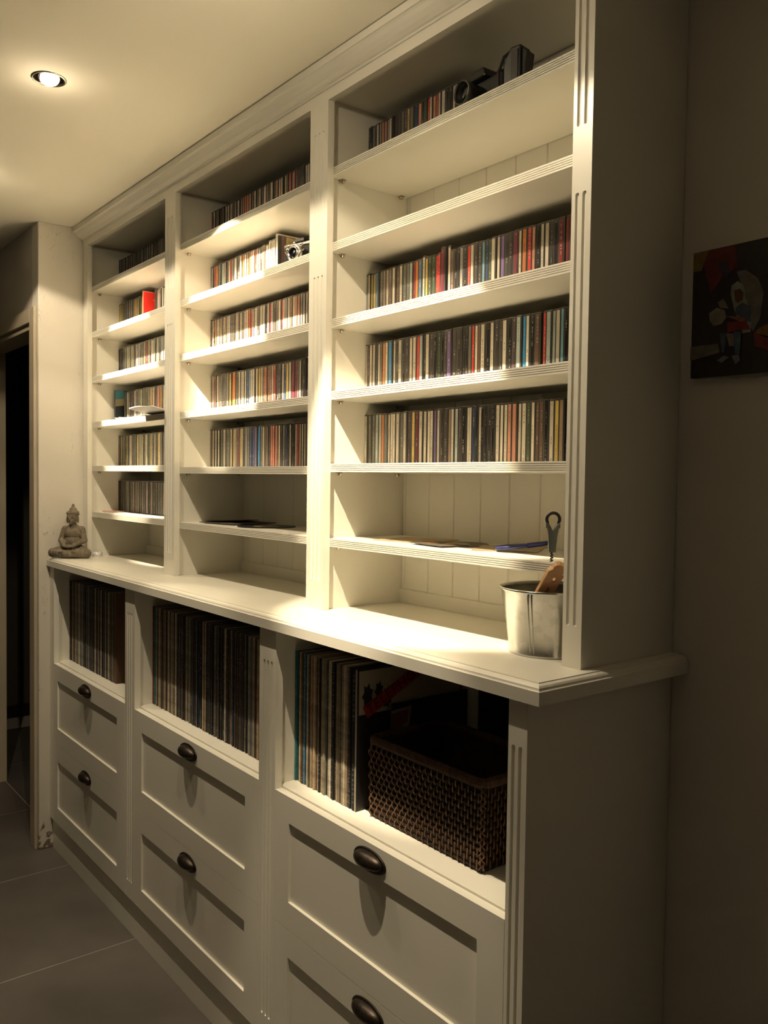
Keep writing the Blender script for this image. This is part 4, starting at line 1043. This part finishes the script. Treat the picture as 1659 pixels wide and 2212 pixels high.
def flashgun():
    t = tag(empty('camera_grip', (2.276, .092, SZ[2][0]+.0003)), 'tall black battery grip with hand strap, rightmost on the top shelf', 'camera grip')
    t.rotation_euler = (0, 0, R_(8)); t.scale = (.80, .80, .86)
    bm = bmesh.new(); prism(bm, [(-.030, 0), (.022, 0), (.022, .118), (-.008, .118), (-.030, .088)], -.020, .024, 'y'); fixn(bm); o = new_obj('body', bm, BLACK, t); bevel_mod(o, .004, 2)
    bm = bmesh.new(); prism(bm, [(.0222, 0), (.034, 0), (.036, .04), (.033, .070), (.038, .100), (.0222, .112)], -.014, .020, 'y'); fixn(bm); o = new_obj('side_module', bm, BLACKL, t); bevel_mod(o, .003, 2)
    o = boxo('front_plate', -.004, .016, -.0225, -.0202, .004, .108, mat('gloss_black', (.03, .03, .032), .12), t); bevel_mod(o, .001, 2)
    bm = bmesh.new(); tube(bm, [(-.006, -.014, .112), (-.026, -.022, .100), (-.040, -.024, .070), (-.042, -.020, .035), (-.031, -.012, .010)], .0042, 6); new_obj('strap', bm, BLACKL, t)
flashgun()

# ------------------------------------------------------------------ painting on the wall to the right
PNT = [((2.5722, 2.815), (1.6957, 1.9265))]
def painting():
    t = tag(empty('canvas_painting', (2.693, YB-.0005, 1.811)), 'unframed canvas painting of a seated hooded guitarist on right wall', 'painting')
    cx, cy, cz = 2.693, YB-.0005, 1.811
    o = boxo('canvas', 2.5722-cx, 2.815-cx, -.0145, 0, 1.6957-cz, 1.9265-cz, mat('canvas_edge', (.05, .04, .035), .8), t)
    bm = bmesh.new()
    n = 20; lo = [(2.576+.236*k/n, 1.6945-.0055*math.sin(k/n*PI)**2-.001*math.sin(k*2.1)) for k in range(n+1)]
    prism(bm, [(x-cx, z-cz) for x, z in lo]+[(2.812-cx, 1.6955-cz), (2.576-cx, 1.6955-cz)], -.004, -.001, 'y'); fixn(bm)
    new_obj('canvas_edge', bm, mat('bare_canvas', (.50, .46, .38), .8), t)
    def pp(name, pts, col, k):
        bm = bmesh.new(); y = -.0145-.00022*k; prism(bm, [(x-cx, z-cz) for x, z in pts], y-.0003, y, 'y'); fixn(bm)
        new_obj(name, bm, mat(name+'_paint', tuple(v*.65 for v in col), .6, noise=.3, nscale=60), t)
    P = {'yellow': [(2.5728, 1.9262), (2.6027, 1.9262), (2.5892, 1.8918), (2.5728, 1.892)], 'red': [(2.6027, 1.9262), (2.6538, 1.9262), (2.6609, 1.8857), (2.6309, 1.8714), (2.6097, 1.8464), (2.5938, 1.8982)],
     'halo': [(2.6581, 1.8778), (2.676, 1.8774), (2.6985, 1.8595), (2.7101, 1.8329), (2.705, 1.7899), (2.6927, 1.7667), (2.6816, 1.7931), (2.6773, 1.8355), (2.6662, 1.8596)],
     'blue': [(2.6238, 1.8997), (2.6409, 1.8965), (2.6435, 1.8607), (2.6306, 1.88)], 'hood': [(2.6487, 1.8401), (2.6498, 1.854), (2.6617, 1.8604), (2.6739, 1.8499), (2.6792, 1.8241), (2.6904, 1.7919), (2.6883, 1.7672), (2.6736, 1.7663), (2.6556, 1.8136)],
     'face': [(2.6554, 1.8446), (2.6666, 1.8463), (2.6728, 1.839), (2.6717, 1.8252), (2.6629, 1.821), (2.6574, 1.8274)], 'scarf': [(2.6244, 1.8283), (2.6351, 1.8337), (2.6465, 1.8136), (2.6294, 1.8175)], 'shirt': [(2.6586, 1.8132), (2.6719, 1.821), (2.6869, 1.8118), (2.6892, 1.7837), (2.6773, 1.7881), (2.6605, 1.8017)],
     'vest': [(2.6442, 1.7898), (2.6803, 1.7877), (2.6882, 1.7714), (2.6614, 1.7735), (2.6447, 1.7713)], 'guitar': [(2.6077, 1.8107), (2.6232, 1.8185), (2.6389, 1.8119), (2.6424, 1.7986), (2.6334, 1.7884), (2.6179, 1.7862), (2.6097, 1.7974)],
     'arm': [(2.6423, 1.8014), (2.6636, 1.797), (2.6802, 1.7919), (2.673, 1.7859), (2.6485, 1.7977)], 'leg': [(2.6308, 1.7716), (2.6432, 1.7715), (2.6412, 1.7362), (2.635, 1.7369)], 'leg_b': [(2.6569, 1.7726), (2.672, 1.7693), (2.6702, 1.7303), (2.6611, 1.7327)], 'seat': [(2.6432, 1.7701), (2.657, 1.7684), (2.6592, 1.7456), (2.6501, 1.7466)],
     'step': [(2.5730, 1.7535), (2.6283, 1.7534), (2.6319, 1.7372), (2.5730, 1.7278)], 'shoe': [(2.6261, 1.7235), (2.6414, 1.7305), (2.6507, 1.7267), (2.6356, 1.7182)], 'shoe_b': [(2.6552, 1.729), (2.6687, 1.7304), (2.6721, 1.7189), (2.6633, 1.7127)], 'ochre': [(2.7056, 1.7719), (2.7391, 1.7815), (2.7398, 1.7496), (2.6957, 1.7635)],
     'crimson': [(2.6957, 1.7635), (2.7298, 1.7496), (2.7305, 1.7277), (2.6993, 1.741)]}
    Cp = {'yellow': (.30, .19, .03), 'red': (.20, .03, .02), 'halo': (.22, .20, .17), 'blue': (.06, .07, .12), 'hood': (.42, .42, .36), 'face': (.16, .07, .03), 'scarf': (.30, .25, .19), 'shirt': (.10, .14, .22), 'vest': (.30, .03, .02), 'guitar': (.34, .29, .22),
     'arm': (.38, .17, .08), 'leg': (.09, .13, .20), 'leg_b': (.09, .14, .22), 'seat': (.32, .24, .19), 'step': (.25, .22, .17), 'shoe': (.25, .24, .2), 'shoe_b': (.22, .23, .25), 'ochre': (.30, .15, .03), 'crimson': (.24, .03, .02)}
    pp('backdrop', [(2.5724, 1.696), (2.8148, 1.696), (2.8148, 1.9263), (2.5724, 1.9263)], (.035, .028, .022), 0)
    for k, (n_, pts) in enumerate(P.items()): pp(n_.replace('_b', ''), pts, Cp[n_], k+1)
painting()
